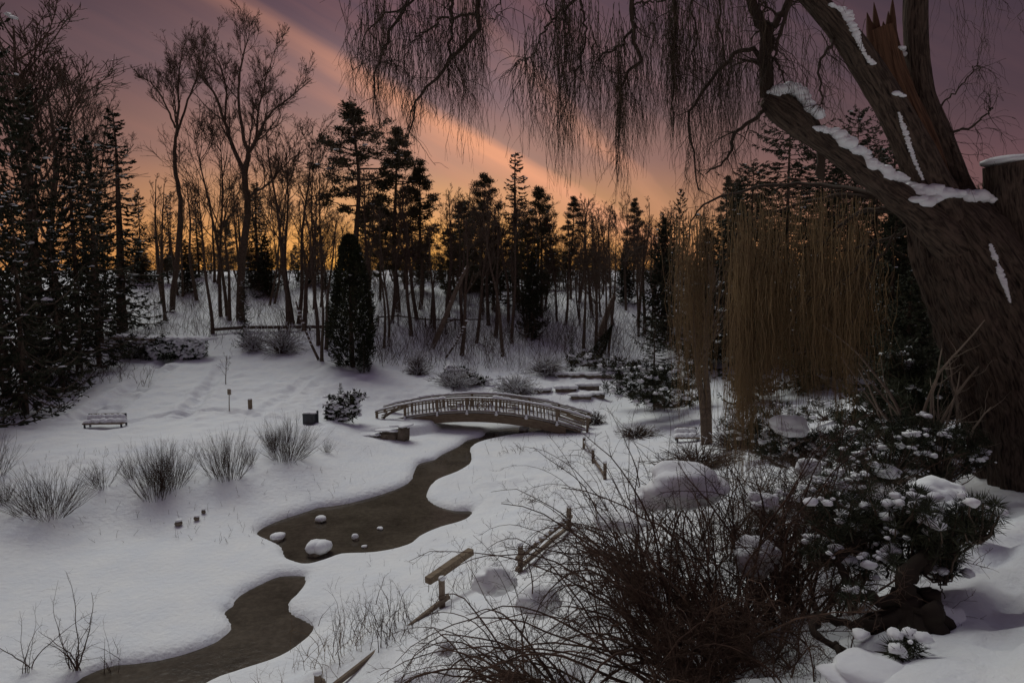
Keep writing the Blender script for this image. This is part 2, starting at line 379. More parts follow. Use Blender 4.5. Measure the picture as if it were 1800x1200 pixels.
def bar(g, a, b, wy, wz, n=2, jit=0.0):
    """square bar from a to b: wy wide, wz high"""
    a = np.asarray(a, float); b = np.asarray(b, float); d = nrm(b-a); L_ = np.linalg.norm(b-a)
    ref = np.array([0, 0, 1.]) if abs(d[2]) < .9 else np.array([0, 1., 0]); s = nrm(np.cross(d, ref)); u = np.cross(s, d)
    V = []
    for k in range(n):
        p = a+(b-a)*k/(n-1)
        for (i, j) in ((-1,-1),(1,-1),(1,1),(-1,1)): V.append(p+s*i*wy/2*(1+jit*rng.normal())+u*j*wz/2*(1+jit*rng.normal()))
    Q = [(0,3,2,1), tuple(4*(n-1)+q for q in (0,1,2,3))]
    for k in range(n-1):
        for i in range(4): Q.append((4*k+i, 4*k+(i+1) % 4, 4*k+4+(i+1) % 4, 4*k+4+i))
    g.add(V, Q)

# ------------------------------------------------------------------ materials
def mat(name, c1, c2=None, scale=5, rough=.85, bump=0.0, bscale=None, stretch=None, coord='Object', spec=.2, detail=6, dist=.02, c3=None, trans=0.0):
    m = bpy.data.materials.new(name); m.use_nodes = True; t = m.node_tree; b = t.nodes['Principled BSDF']
    b.inputs['Roughness'].default_value = rough; b.inputs['Specular IOR Level'].default_value = spec
    b.inputs['Base Color'].default_value = (*c1, 1)
    tcn = t.nodes.new('ShaderNodeTexCoord'); vec = tcn.outputs[coord]
    if stretch:
        mp_ = t.nodes.new('ShaderNodeMapping'); mp_.inputs['Scale'].default_value = stretch; t.links.new(vec, mp_.inputs[0]); vec = mp_.outputs[0]
    if c2:
        nn = t.nodes.new('ShaderNodeTexNoise'); nn.inputs['Scale'].default_value = scale; nn.inputs['Detail'].default_value = detail; nn.inputs['Roughness'].default_value = .65
        t.links.new(vec, nn.inputs['Vector']); rp = t.nodes.new('ShaderNodeValToRGB'); rp.color_ramp.elements[0].position = .32; rp.color_ramp.elements[1].position = .68
        rp.color_ramp.elements[0].color = (*c1, 1); rp.color_ramp.elements[1].color = (*c2, 1)
        if c3: e = rp.color_ramp.elements.new(.5); e.color = (*c3, 1)
        t.links.new(nn.outputs['Fac'], rp.inputs[0]); t.links.new(rp.outputs[0], b.inputs['Base Color'])
    if bump:
        nb = t.nodes.new('ShaderNodeTexNoise'); nb.inputs['Scale'].default_value = bscale or scale*3; nb.inputs['Detail'].default_value = 8; nb.inputs['Roughness'].default_value = .6
        t.links.new(vec, nb.inputs['Vector']); bp = t.nodes.new('ShaderNodeBump'); bp.inputs['Strength'].default_value = bump; bp.inputs['Distance'].default_value = dist
        t.links.new(nb.outputs['Fac'], bp.inputs['Height']); t.links.new(bp.outputs[0], b.inputs['Normal'])
    return m
M_snow = mat('snow', (.78,.80,.84), (.86,.86,.86), scale=1.2, rough=.7, bump=.75, bscale=7, dist=.06, spec=.25)
M_snowc = mat('snow_clump', (.80,.81,.84), (.86,.86,.86), scale=3, rough=.7, bump=.4, bscale=22, dist=.015)
M_bark = mat('bark_brown', (.065,.047,.036), (.165,.120,.088), scale=9, rough=.9, bump=.6, bscale=20)
M_twig = mat('twig_brown', (.070,.048,.036), (.135,.092,.066), scale=4)
M_needle = mat('needles_dark', (.020,.026,.015), (.055,.056,.030), scale=1.5, rough=.7)
M_pine = mat('needles_pine', (.040,.038,.020), (.095,.080,.040), scale=1.2, rough=.7)
M_cedar = mat('cedar_foliage', (.018,.022,.012), (.045,.046,.022), scale=2, rough=.8)
M_red = mat('shrub_stem_red', (.036,.018,.012), (.078,.042,.027), scale=3)
M_dark = mat('thicket_stem', (.034,.021,.016), (.120,.070,.048), scale=6)
M_grass = mat('dry_stem', (.20,.13,.07), (.12,.075,.045), scale=3)
M_wtwig = mat('willow_twig_backlit', (.045,.030,.022), (.085,.056,.034), scale=1.5, rough=.75)  # twig colour darkened so the upper strands look backlit against the sky
M_wstrand = mat('willow_twig', (.13,.082,.044), (.22,.145,.070), scale=1.5, rough=.75)
M_wood = mat('weathered_wood', (.14,.102,.068), (.28,.215,.150), scale=3, rough=.85, bump=.4, bscale=18, stretch=(1,6,6))
M_rail = mat('split_rail_wood', (.13,.095,.070), (.26,.205,.155), scale=4, rough=.9, bump=.5, bscale=25)
M_stone = mat('stone', (.10,.078,.058), (.27,.22,.17), scale=3.5, rough=.9, bump=.7, bscale=9, dist=.04)
M_metal = mat('dark_metal', (.03,.033,.04), (.06,.065,.075), scale=8, rough=.5, spec=.4)
M_sumac = mat('pale_stem', (.20,.16,.12), (.32,.26,.20), scale=8)

# ------------------------------------------------------------------ ground and water
def axis(lo, hi, step, far_lo, far_hi, gr):
    a = list(np.arange(lo, hi, step)); s = step; x = a[-1]
    while x < far_hi: s *= gr; x += s; a.append(x)
    s = step; x = lo; b = []
    while x > far_lo: s *= gr; x -= s; b.append(x)
    return np.array(b[::-1]+a)
gxs = axis(-16, 9, .11, -700, 700, 1.045); gys = axis(1.5, 33, .11, -120, 900, 1.02)
XX, YY = np.meshgrid(gxs, gys); ZZ = gz(XX, YY)
gg = G(); ny, nx = XX.shape; vi = np.arange(nx*ny).reshape(ny, nx)
gg.add(np.stack([XX, YY, ZZ], -1), np.stack([vi[:-1, :-1], vi[:-1, 1:], vi[1:, 1:], vi[1:, :-1]], -1))
tag(gg.obj('snow_ground', M_snow), kind='structure')

def water_mat():
    m = bpy.data.materials.new('shallow_water'); m.use_nodes = True; t = m.node_tree; b = t.nodes['Principled BSDF']
    tcn = t.nodes.new('ShaderNodeTexCoord')
    def nz_(s, d, r=.6):
        n = t.nodes.new('ShaderNodeTexNoise'); n.inputs['Scale'].default_value = s; n.inputs['Detail'].default_value = d; n.inputs['Roughness'].default_value = r
        t.links.new(tcn.outputs['Object'], n.inputs['Vector']); return n
    a = nz_(.55, 9, .7); rp = t.nodes.new('ShaderNodeValToRGB'); e = rp.color_ramp.elements
    e[0].position = .3; e[0].color = (.038, .030, .022, 1); e[1].position = .72; e[1].color = (.120, .098, .074, 1)
    k = e.new(.5); k.color = (.078, .063, .047, 1)
    t.links.new(a.outputs['Fac'], rp.inputs[0])
    pb = nz_(7, 4, .7); r2 = t.nodes.new('ShaderNodeValToRGB'); r2.color_ramp.elements[0].position = .42; r2.color_ramp.elements[0].color = (.80,.80,.80,1); r2.color_ramp.elements[1].position = .62; r2.color_ramp.elements[1].color = (1.06,1.06,1.06,1)
    t.links.new(pb.outputs['Fac'], r2.inputs[0])
    mx = t.nodes.new('ShaderNodeMix'); mx.data_type = 'RGBA'; mx.blend_type = 'MULTIPLY'; mx.inputs[0].default_value = 1
    t.links.new(rp.outputs[0], mx.inputs[6]); t.links.new(r2.outputs[0], mx.inputs[7]); t.links.new(mx.outputs[2], b.inputs['Base Color'])
    b.inputs['Roughness'].default_value = .12; b.inputs['IOR'].default_value = 1.33; b.inputs['Specular IOR Level'].default_value = .22
    c = nz_(5, 3); bp = t.nodes.new('ShaderNodeBump'); bp.inputs['Strength'].default_value = .25; bp.inputs['Distance'].default_value = .02
    t.links.new(c.outputs['Fac'], bp.inputs['Height']); t.links.new(bp.outputs[0], b.inputs['Normal'])
    return m
gw = G(); wx = np.linspace(-17, 6, 24); wy = np.linspace(3.5, 35, 33); A, B = np.meshgrid(wx, wy); vi = np.arange(A.size).reshape(A.shape)
gw.add(np.stack([A, B, np.zeros_like(A)], -1), np.stack([vi[:-1, :-1], vi[:-1, 1:], vi[1:, 1:], vi[1:, :-1]], -1))
tag(gw.obj('stream_water', water_mat()), kind='structure')

# snow capped rocks in the stream
def rock_in_water(u, v, wpx, hpx, label, grp='snow capped rocks standing in the stream'):
    p = Wz(u, v); s = np.linalg.norm(p-np.array((0, 0, H)))/F; wv = wpx*s/2; hv = hpx*s
    e = empty('stream_rock', p, label, 'rock', grp)
    g = G(); blobs(g, [(0, 0, .01)], [(wv*.8, wv*.55, hv*.35)], sub=2, jit=.15); g.obj('stone', M_stone, e)
    g = G(); k = 5
    blobs(g, [(rng.uniform(-.35,.35)*wv, rng.uniform(-.15,.15)*wv, hv*.42) for i in range(k)], [(wv*.65, wv*.5, hv*.42) for i in range(k)], sub=2, jit=.06); g.obj('snow_cap', M_snowc, e)
rock_in_water(562, 916, 27, 12, 'small snow capped rock in the stream furthest upstream of the group')
rock_in_water(487, 948, 33, 13, 'snow capped rock beside the left tip of the open pool')
rock_in_water(559, 972, 50, 26, 'largest snow capped rock at the lower edge of the open pool')
rock_in_water(626, 948, 17, 12, 'little round snow capped rock alone in the middle of the stream')
rock_in_water(668, 930, 14, 5, 'tiny flat rock with a dusting of snow right of the round one')
rock_in_water(641, 962, 13, 5, 'tiny flat snow dusted rock near the lower snow bank of the pool')
rock_in_water(921, 758, 24, 11, 'snowy lump of ice in the stream under the bridge', None)

def stone(u, v, Y, wpx, hpx, label, cat='stone', snow=False, grp=None):
    p = on(u, Y); s = Y*1.02/F
    e = empty('bank_stone', p, label, cat, grp)
    g = G(); blobs(g, [(0, 0, hpx*s*.35)], [(wpx*s/2, wpx*s/2.4, hpx*s/2)], sub=2, jit=.14); g.obj('stone', M_stone, e)
    g = G(); blobs(g, [(0, .02, hpx*s*.78)], [(wpx*s/2.1, wpx*s/2.3, hpx*s*.2)], sub=2, jit=.05); g.obj('snow_cap', M_snowc, e)
stone(314, 886, 18.6, 15, 11, 'round dark stone at the foot of the left bank below the largest shrub')
stone(346, 879, 18.9, 11, 9, 'small dark stone on the left bank, middle of three')
stone(358, 870, 19.3, 9, 9, 'small dark stone on the left bank nearest the tall shrub')

# ------------------------------------------------------------------ footbridge
BL = 4.94
bC = (-1.42, 30.2, 0); BRZ = -math.atan(1.5/9.77)
bridge = empty('footbridge', bC, 'arched wooden footbridge with snow on its rails over the stream', 'bridge', None, BRZ)
zt = lambda x: .93+.78*(1-(x/BL)**2)
def arc(g, x0, x1, zo, hgt, wid, y, n=28, f=zt):
    xs = np.linspace(x0, x1, n); V = []; Q = []
    for x in xs:
        z = f(x)+zo
        V += [(x, y-wid/2, z), (x, y+wid/2, z), (x, y+wid/2, z+hgt), (x, y-wid/2, z+hgt)]
    for k in range(n-1):
        for i in range(4): Q.append((4*k+i, 4*k+4+i, 4*k+4+(i+1) % 4, 4*k+(i+1) % 4))
    Q += [(0,1,2,3), (4*n-1, 4*n-2, 4*n-3, 4*n-4)]
    g.add(V, Q)
for y in (.02, 1.08):
    g = G(); arc(g, -3.75, 3.85, -1.12, .31, .16, y); g.obj('beam', M_wood, bridge, smooth=False)
g = G(); arc(g, -4.4, 4.5, -.80, .06, 1.3, .55); g.obj('deck', M_wood, bridge, smooth=False)
g = G(); arc(g, -4.4, 4.5, -.735, .10, 1.0, .55, 60); dv = g.v[0]; dv[2::4, 2] += .02*rng.normal(size=60); dv[3::4, 2] += .02*rng.normal(size=60)
g.obj('deck_snow', M_snowc, bridge)
g = G(); box(g, (0, 0, 0), (.045, .05, 1)); bal_me = g.mesh('baluster', M_wood, False)
g = G(); box(g, (0, 0, 0), (.10, .10, 1)); post_me = g.mesh('railing_post', M_wood, False)
def part(me, name, loc, scale=(1,1,1), rot=(0,0,0), parent=bridge):
    o = bpy.data.objects.new(name, me); C.objects.link(o); o.parent = parent; o.location = loc; o.scale = scale; o.rotation_euler = rot; return o
px2x = lambda u: (u-852)/38.6   # places along the railing
posts_u = [664, 716, 775, 828, 880, 932, 985, 1037]
bal_u = [722,729,736,742,748,755,761,768, 782,788, 816,822, 834,840,846, 872, 866,886,892, 919,926, 938,945,951,958,964,971,978]
for si, y in enumerate((0.0, 1.10)):
    ym = y+(-.0 if si == 0 else 0)
    g = G(); arc(g, -BL, BL, -.07, .055, .15, y); g.obj('handrail', M_wood, bridge, smooth=False)
    g = G(); arc(g, -BL, BL, -.17, .06, .05, y); g.obj('upper_rail', M_wood, bridge, smooth=False)
    g = G(); arc(g, -BL+.1, BL-.1, -.66, .06, .05, y); g.obj('lower_rail', M_wood, bridge, smooth=False)
    # snow along the handrail, uneven
    g = G(); n = 90; xs = np.linspace(-BL+.02, BL, n); V = []; Q = []
    for i, x in enumerate(xs):
        hh = (.075+.07*vn(x*1.7, 0, 5+si)+.02*rng.normal())*(1 if (-2.7 < x or si) else .75)
        hh = max(hh, .015); z = zt(x)-.012
        if si == 0 and -1.6 < x < .6: hh *= .35
        V += [(x, y-.08, z), (x, y-.065, z+hh*.7), (x, y, z+hh), (x, y+.065, z+hh*.7), (x, y+.08, z)]
    for k in range(n-1):
        for i in range(4): Q.append((5*k+i, 5*k+5+i, 5*k+6+i, 5*k+1+i))
    g.add(V, Q); g.obj('rail_snow', M_snowc, bridge)
    g = G(); n = 70; xs = np.linspace(-BL+.15, BL-.15, n); V = []; Q = []
    for i, x in enumerate(xs):
        hh = .06+.05*vn(x*2.2, 1, 9+si)+.012*rng.normal(); z = zt(x)-.605
        V += [(x, y-.05, z), (x, y, z+hh), (x, y+.05, z)]
    for k in range(n-1):
        for i in range(2): Q.append((3*k+i, 3*k+3+i, 3*k+4+i, 3*k+1+i))
    g.add(V, Q); g.obj('rail_snow', M_snowc, bridge)
    for u in posts_u:
        x = px2x(u); hgt = .92 if 664 < u < 1037 else .95
        part(post_me, 'railing_post', (x, y, zt(x)-.08-hgt/2), (1, 1, hgt))
        if 700 < u < 1000 and si == 0:
            s_ = G(); blobs(s_, [(0, 0, 0), (0, 0, .08)], [(.085, .06, .06), (.04, .05, .10)], sub=2, jit=.12)
            o = s_.obj('post_snow', M_snowc, bridge); o.location = (x+.02, y-.12, zt(x)-.72)
    for u in bal_u:
        x = px2x(u)+rng.uniform(-.01, .01)
        part(bal_me, 'baluster', (x, y, zt(x)-.40), (1, 1, .48))
    # rectangular fret panels either side of the middle
    for c_ in (px2x(802), px2x(905)):
        g = G()
        for zz, xa, xb in ((-.24,-.2,.2), (-.38,-.2,.12), (-.50,-.12,.2), (-.60,-.2,.2)): bar(g, (c_+xa, y, zt(c_)+zz), (c_+xb, y, zt(c_)+zz), .045, .045)
        for xx in (-.2, .2): bar(g, (c_+xx, y, zt(c_)-.18), (c_+xx, y, zt(c_)-.64), .045, .045)
        g.obj('fret_panel', M_wood, bridge, smooth=False)
    # round emblem with spokes
    g = G(); cc = px2x(855); a = np.linspace(0, 2*math.pi, 25)
    tubes(g, np.stack([cc+.2*np.cos(a), y+0*a, zt(cc)-.40+.2*np.sin(a)], -1), np.full(25, .026), 5)
    for q in (0, 45, 90, 135):
        dx, dz = .19*math.cos(R(q)), .19*math.sin(R(q)); bar(g, (cc-dx, y-.001*q/45, zt(cc)-.40-dz), (cc+dx, y-.001*q/45, zt(cc)-.40+dz), .03, .03)
    g.obj('round_emblem', M_wood, bridge, smooth=False)
    # slanting slats of the wings
    for sgn, ua, ub in ((-1, 668, 714), (1, 988, 1033)):
        x0, x1 = px2x(ua), px2x(ub)
        for k in range(5):
            f0 = k/5; g = G()
            if sgn < 0: a_ = (x0+.03, y, zt(x0)-.62+.12*k); b_ = (x1, y, zt(x1)-.60+.13*k) if k < 4 else (x1-.35, y, zt(x1-.35)-.18)
            else: a_ = (x0, y, zt(x0)-.60+.13*k) if k < 4 else (x0+.35, y, zt(x0+.35)-.18); b_ = (x1, y, zt(x1)-.64+.11*k)
            if sgn < 0: a_ = (x0+.05+.02*k, y, zt(x0)-.66+.10*k); b_ = (x0+.05+.25*k+.35, y, min(zt(x0+.4+.25*k)-.18, zt(x0)-.1+.2*k+.1))
            bar(g, a_, b_, .04, .05); g.obj('slat', M_wood, bridge, smooth=False)

# stone abutment at the left end of the bridge
def stone_row(name, label, cat, items, mat_=M_stone, snow=.10, fixed=False):
    hit = (lambda u, v: W(u, v, items[0][2])) if fixed else globals()['hit']
    """items: (u, v_bottom, Y, width px, height px)"""
    P0 = hit(items[0][0], items[0][1]); e = empty(name, P0, label, cat)
    for (u, v, Y, wp, hp) in items:
        p = hit(u, v)-P0; s = (p+P0)[1]*1.02/F; wv, hv = wp*s, hp*s
        g = G(); bm = bmesh.new(); bmesh.ops.create_cube(bm, size=1); bmesh.ops.scale(bm, vec=(wv, .5, hv*1.25), verts=bm.verts)
        bmesh.ops.bevel(bm, geom=bm.edges[:], offset=min(wv, hv)*.22, segments=2, affect='EDGES')
        bm.verts.ensure_lookup_table(); V = np.array([q.co[:] for q in bm.verts]); V += .1*min(hv,.5)*np.c_[vn(V[:,0]*5, V[:,2]*5, int(u)), vn(V[:,0]*5, V[:,2]*5, int(u)+9), vn(V[:,0]*6, V[:,1]*5, int(u)+5)]*2
        g.add(V+p+(0, .25, hv*.42), [[q.index for q in f.verts] for f in bm.faces if len(f.verts) == 4], [[q.index for q in f.verts] for f in bm.faces if len(f.verts) == 3]); bm.free()
        g.obj('stone', mat_, e)
        g = G()
    for (u, v, Y, wp, hp) in items:
        p = hit(u, v)-P0; s = (p+P0)[1]*1.02/F; wv, hv = wp*s, hp*s
        for k in (-.3, 0, .3): blobs(g, [p+(k*wv, .3, hv*1.05)], [(wv*.32, .42, snow)], sub=2, jit=.05)
    g.obj('snow_cap', M_snowc, e)
    return e
stone_row('stone_abutment', 'big brown boulders under the left end of the footbridge', 'boulders', [(648,781,27.9,40,15),(684,783,27.9,36,24),(706,775,28.0,24,24)], fixed=True, snow=.05)
stone_row('stone_ledge', 'long low stone ledge under snow, topmost of the terraces right of the bridge', 'ledge', [(991,664,38,30,5.5),(1017,664,38,25,5.5),(1048,664,38,36,5.5),(1082,664,38,30,5.5),(1118,664,38,36,4)], snow=.12)
stone_row('stone_ledge', 'middle stone ledge of the terraces with a bush at its left', 'ledge', [(914,694,34.6,22,6),(950,692,34.6,36,7),(995,690,34.6,36,8),(1035,686,34.6,38,9)], snow=.12)
stone_row('stone_ledge', 'shortest and lowest stone ledge of the terraces just above the right rail', 'ledge', [(1022,702,33,34,6),(1050,700,33,26,7)], snow=.10)

# ------------------------------------------------------------------ benches and small things on the meadow
def bench(p, wd, rz, label, back=.42):
    e = empty('park_bench', p, label, 'bench', None, rz)
    for sx in (-1, 1):
        g = G(); box(g, (sx*(wd/2-.03), .20, .30), (.06, .06, .75), bev=.006); g.obj('leg', M_metal, e, False)
        g = G(); box(g, (sx*(wd/2-.03), -.2, .12), (.06, .06, .42), bev=.006); g.obj('leg', M_metal, e, False)
    for k, y in enumerate((-.2, -.07, .06)): g = G(); box(g, (0, y, .33), (wd+.1, .11, .045), bev=.006); g.obj('seat_slat', M_wood, e, False)
    for z in (.48, .64): g = G(); box(g, (0, .215, z), (wd, .035, .06), bev=.005); g.obj('back_slat', M_wood, e, False)
    g = G(); n = 14
    xs = np.linspace(-wd/2+.08, wd/2-.12, n); blobs(g, np.c_[xs, np.full(n, 0.0), .39+.015*rng.normal(size=n)], np.tile((.16, .24, .12), (n, 1)), sub=2, jit=.04)
    blobs(g, np.c_[xs, np.full(n, .15), .50+.01*rng.normal(size=n)], np.tile((.14, .13, .16), (n, 1)), sub=2, jit=.04); g.obj('seat_snow', M_snowc, e)
pb_ = on(186, 27.3, -.12); bench(pb_, 1.5, R(3), 'low park bench filled with snow on the left meadow')
pb_ = on(1207, 26.5, -.14); bench(pb_, .85, R(-4), 'snowy bench beside the two slim trunks right of the bridge')
e = empty('marker_post', on(403, 30.0), 'thin post with a small paddle shaped board standing in the meadow snow', 'marker')
g = G(); tubes(g, [[(0,0,-.2),(.01,0,.3),(.03,0,.75)]], [[.022,.02,.018]], 6, True); g.obj('post', M_wood, e)
g = G(); box(g, (.035, 0, .86), (.17, .03, .26), bev=.014); g.obj('board', M_sumac, e, False)
e = empty('bollard', on(440, 30.2), 'short square wooden bollard in the meadow snow right of the thin post', 'bollard')
g = G(); box(g, (0, 0, .15), (.15, .15, .60), bev=.01); g.obj('post', M_wood, e, False)
g = G(); blobs(g, [(0, 0, .46)], [(.085, .085, .04)], sub=2, jit=.04); g.obj('snow_cap', M_snowc, e)
e = empty('storage_box', on(547, 28.4), 'dark blue grey box with a stub post near the left end of the bridge', 'box', None, R(-6))
g = G(); box(g, (-.03, 0, .16), (.52, .42, .40), bev=.015); g.obj('body', M_metal, e, False)
g = G(); box(g, (-.03, 0, .375), (.56, .46, .035), bev=.01); g.obj('lid', M_metal, e, False)
g = G(); box(g, (.28, .02, .24), (.07, .07, .52), bev=.008); g.obj('post', M_metal, e, False)
g = G(); blobs(g, [(-.12, 0, .40), (.08, 0, .40), (-.02, .05, .41)], [(.18, .2, .05)]*3, sub=2, jit=.05); g.obj('snow_cap', M_snowc, e)

# ------------------------------------------------------------------ split rail fence along the near bank
fence = empty('split_rail_fence', (0, 12, 0), 'weathered split rail fence climbing the near bank behind the thicket', 'fence')
FO = np.array((0, 12, 0))
fp = [((560,1200),9.9,.50), ((778,1100),11.4,.52), ((914,1030),12.9,.55), ((1000,958),15.2,.55), ((1063,850),20.5,.55), ((1043,818),23.6,.5), ((1026,795),26.5,.45)]
FP = []
for (u, v), Y, h in fp:
    p = on(u, Y); FP.append((p, h))
    g = G(); q = p-FO; n = 4; bar(g, q-(0, 0, .3), q+(rng.normal()*.02, 0, h), .10, .10, 4, .06); g.obj('post', M_rail, fence, False)
    g = G(); blobs(g, [q+(0, 0, h+.01)], [(.07, .07, .045)], sub=2, jit=.05); g.obj('snow_cap', M_snowc, fence)
p0 = on(380, 8.4)
allp = [(p0, .4)]+FP
for (a, ha), (b, hb) in zip(allp[:-1], allp[1:]):
    if a is FP[3][0] or a is FP[1][0]: continue      # no rail left standing between these two posts
    for zo in ((.30,) if a is p0 or rng.random() < .5 else (.12, .34)):
        if zo == .34 and rng.random() < .35: continue
        A_ = a-FO+(0, -.05, zo); B_ = b-FO+(0, -.05, zo+rng.uniform(-.04, .04)); g = G(); d = nrm(B_-A_)
        bar(g, A_-d*.15, B_+d*.15, .06, .075, 7, .1); g.obj('rail', M_rail, fence, False)
        g = G(); n = 9; ts = np.linspace(.1, .9, n)
        if rng.random() < .35:
            blobs(g, [A_+(B_-A_)*t+(0, 0, .05) for t in ts], [(.10, .05, .03)]*n, sub=1, jit=.2)
            o = g.obj('rail_snow', M_snowc, fence); tag(o, kind='stuff')
# the loose rail with a cut end
e = empty('fallen_rail', W(828, 968, 12.6), 'loose split rail with a cut end poking out of the snow', 'rail')
g = G(); d = W(828, 968, 12.6)-W(752, 1020, 11.6); bar(g, -d, (0, 0, 0), .13, .12, 6, .06); g.obj('rail', M_wood, e, False)

# ------------------------------------------------------------------ tree kinds (each built once about 10 m tall, then copied)
def line(a, b, n, wig, r, bend=(0, 0)):
    t = np.linspace(0, 1, n)[:, None]; P = np.asarray(a)+(np.asarray(b)-np.asarray(a))*t
    ph = r.uniform(0, 6.28, 4); t = t[:, 0]; e = np.sin(t*math.pi)
    P[:, 0] += wig*(np.sin(t*5+ph[0])-np.sin(ph[0])+.5*np.sin(t*11+ph[1])-.5*np.sin(ph[1]))+bend[0]*t*t; P[:, 1] += wig*(np.sin(t*5+ph[2])-np.sin(ph[2]))+bend[1]*t*t
    return P
def bare_tree(seed, kind='oak', forks=1, n1=12, dens=1.0, name='bare_tree', wide=1.0, low=.35, twig=.011):
    r = np.random.default_rng(seed); e = empty(name, (0, 0, -50))
    gt = G(); gc = G()
    trunks = []
    for k in range(forks):
        sp = 0 if forks == 1 else r.uniform(.4, 1.1)*wide; an = r.uniform(0, 6.28)+k*2.1
        P = line((r.normal()*.12*(forks > 1), r.normal()*.12*(forks > 1), -.4), (sp*math.cos(an), sp*math.sin(an), r.uniform(8.6, 9.9)), 16, .10, r)
        Rd = np.linspace(.135, .018, 16)*(1 if forks == 1 else .72); Rd[0] *= 1.35; trunks.append((P, Rd))
    P = np.array([t[0] for t in trunks]); Rd = np.array([t[1] for t in trunks])
    tubes(gt, P, Rd, 7)
    c1 = max(3, int(n1*2/forks))
    P1, R1 = spawn(P, Rd, c1, t=(low, .97), ang=(22, 52), ln=(.30*wide, .48*wide), lt=.62, rr=.52, rmin=.02, up=.13, wig=.09, n=9, r=r)
    tubes(gc, P1, R1, 4)
    P2, R2 = spawn(P1, R1, int(6*dens), t=(.2, 1), ang=(22, 50), ln=(.35, .6), lt=.4, rr=.55, rmin=.013, up=.10, wig=.12, n=6, r=r)
    tubes(gc, P2, R2, 3)
    P3, R3 = spawn(P2, R2, int(5*dens), t=(.2, 1), ang=(22, 50), ln=(.35, .65), lt=.3, rr=.6, rmin=twig, up=.08, wig=.14, n=4, r=r)
    tubes(gc, P3, R3, 3)
    P4, R4 = spawn(P3, R3, 2, t=(.2, 1), ang=(22, 50), ln=(.4, .7), lt=.3, rr=.7, rmin=twig*.8, up=.08, wig=.12, n=3, r=r)
    tubes(gc, P4, R4, 3)
    gt.obj('trunk', M_bark, e); gc.obj('crown', M_twig, e)
    return e
def spruce(seed, w0=2.2, droop=.35, nb=150, dens=1.0, snow=.5, name='spruce_tree', base=.05, gap=0.0, mt=None, lean=0, pw=.85, sl=1.0):
    r = np.random.default_rng(seed); e = empty(name, (0, 0, -50)); gt = G(); gf = G(); gs = G()
    P = line((0, 0, -.4), (lean, 0, 10), 14, .04, r); Rd = np.linspace(.16, .012, 14); tubes(gt, P[None], Rd[None], 7)
    h = np.sort(1-(1-base)*r.uniform(0, 1, nb)**.75*.99)  ; h = base+(1-base)*np.linspace(0, .985, nb)**1.0
    h = h+r.normal(size=nb)*.006
    az = np.arange(nb)*2.4+r.normal(size=nb)*.4
    Ln = w0*(1-h)**pw*r.uniform(.62, 1.1, nb)+.12; Ln *= 1+.25*np.sin(h*37+seed)
    n = 7; t = np.linspace(0, 1, n)
    hz = Ln[:, None]*t[None]; dz = -droop*Ln[:, None]*np.sin(t*2.4)[None]*.8+.18*Ln[:, None]*t[None]**2
    up0 = np.clip((h-.75)*3, 0, 1)[:, None]*hz*.5
    cx = np.interp(h*10, P[:, 2], P[:, 0])
    B = np.stack([cx[:, None]+hz*np.cos(az)[:, None], hz*np.sin(az)[:, None], h[:, None]*10+dz+up0], -1)
    tubes(gt, B, np.linspace(.028, .006, n)[None]*(.4+Ln[:, None]/w0), 3)
    # flat sprays of needled twigs along both sides of every branch
    per = int(16*dens); K = nb*per; idx = np.repeat(np.arange(nb), per); tt = r.uniform(.12+gap, 1, K); fi = tt*(n-1); i0 = np.minimum(fi.astype(int), n-2); f = (fi-i0)[:, None]
    p = B[idx, i0]*(1-f)+B[idx, i0+1]*f; tg = nrm(B[idx, i0+1]-B[idx, i0]); side = np.cross(tg, (0, 0, 1.)); side *= r.choice((-1, 1), K)[:, None]
    d = nrm(tg*.75+side*r.uniform(.3, 1.1, K)[:, None]+np.array((0, 0, -1.))*r.uniform(-.1, .75, K)[:, None])
    l = (.16+.30*Ln[idx]*(1-tt*.75))*r.uniform(.6, 1.2, K)*.62
    slivers(gf, p, d, l, (.028+.05*l)*sl, r)
    for rep in range(3):
        q = p+d*l[:, None]*r.uniform(.1, .9, (K, 1)); d2 = nrm(d+r.normal(size=(K, 3))*.55+np.array((0, 0, -.25))); slivers(gf, q, d2, l*r.uniform(.3, .65, K), .03*sl, r)
    gt.obj('trunk', M_bark, e); gf.obj('crown', mt or M_needle, e)
    if snow > 0:
        k = int(200*snow); j = r.integers(0, nb, k); a = r.uniform(.35, 1, k); fi = a*(n-1); i0 = np.minimum(fi.astype(int), n-2); f = (fi-i0)[:, None]
        c = B[j, i0]*(1-f)+B[j, i0+1]*f+r.normal(size=(k, 3))*np.array((.10, .10, .02))+(0, 0, .04); s = r.uniform(.2, 1, k)**3.0; s = np.where(s > .25, s, s*.35)
        blobs(gs, c, np.c_[.012+.19*s, .012+.12*s, .007+.032*s], r, 1, .4); tag(gs.obj('branch_snow', M_snowc, e, smooth=False), kind='stuff')
    return e
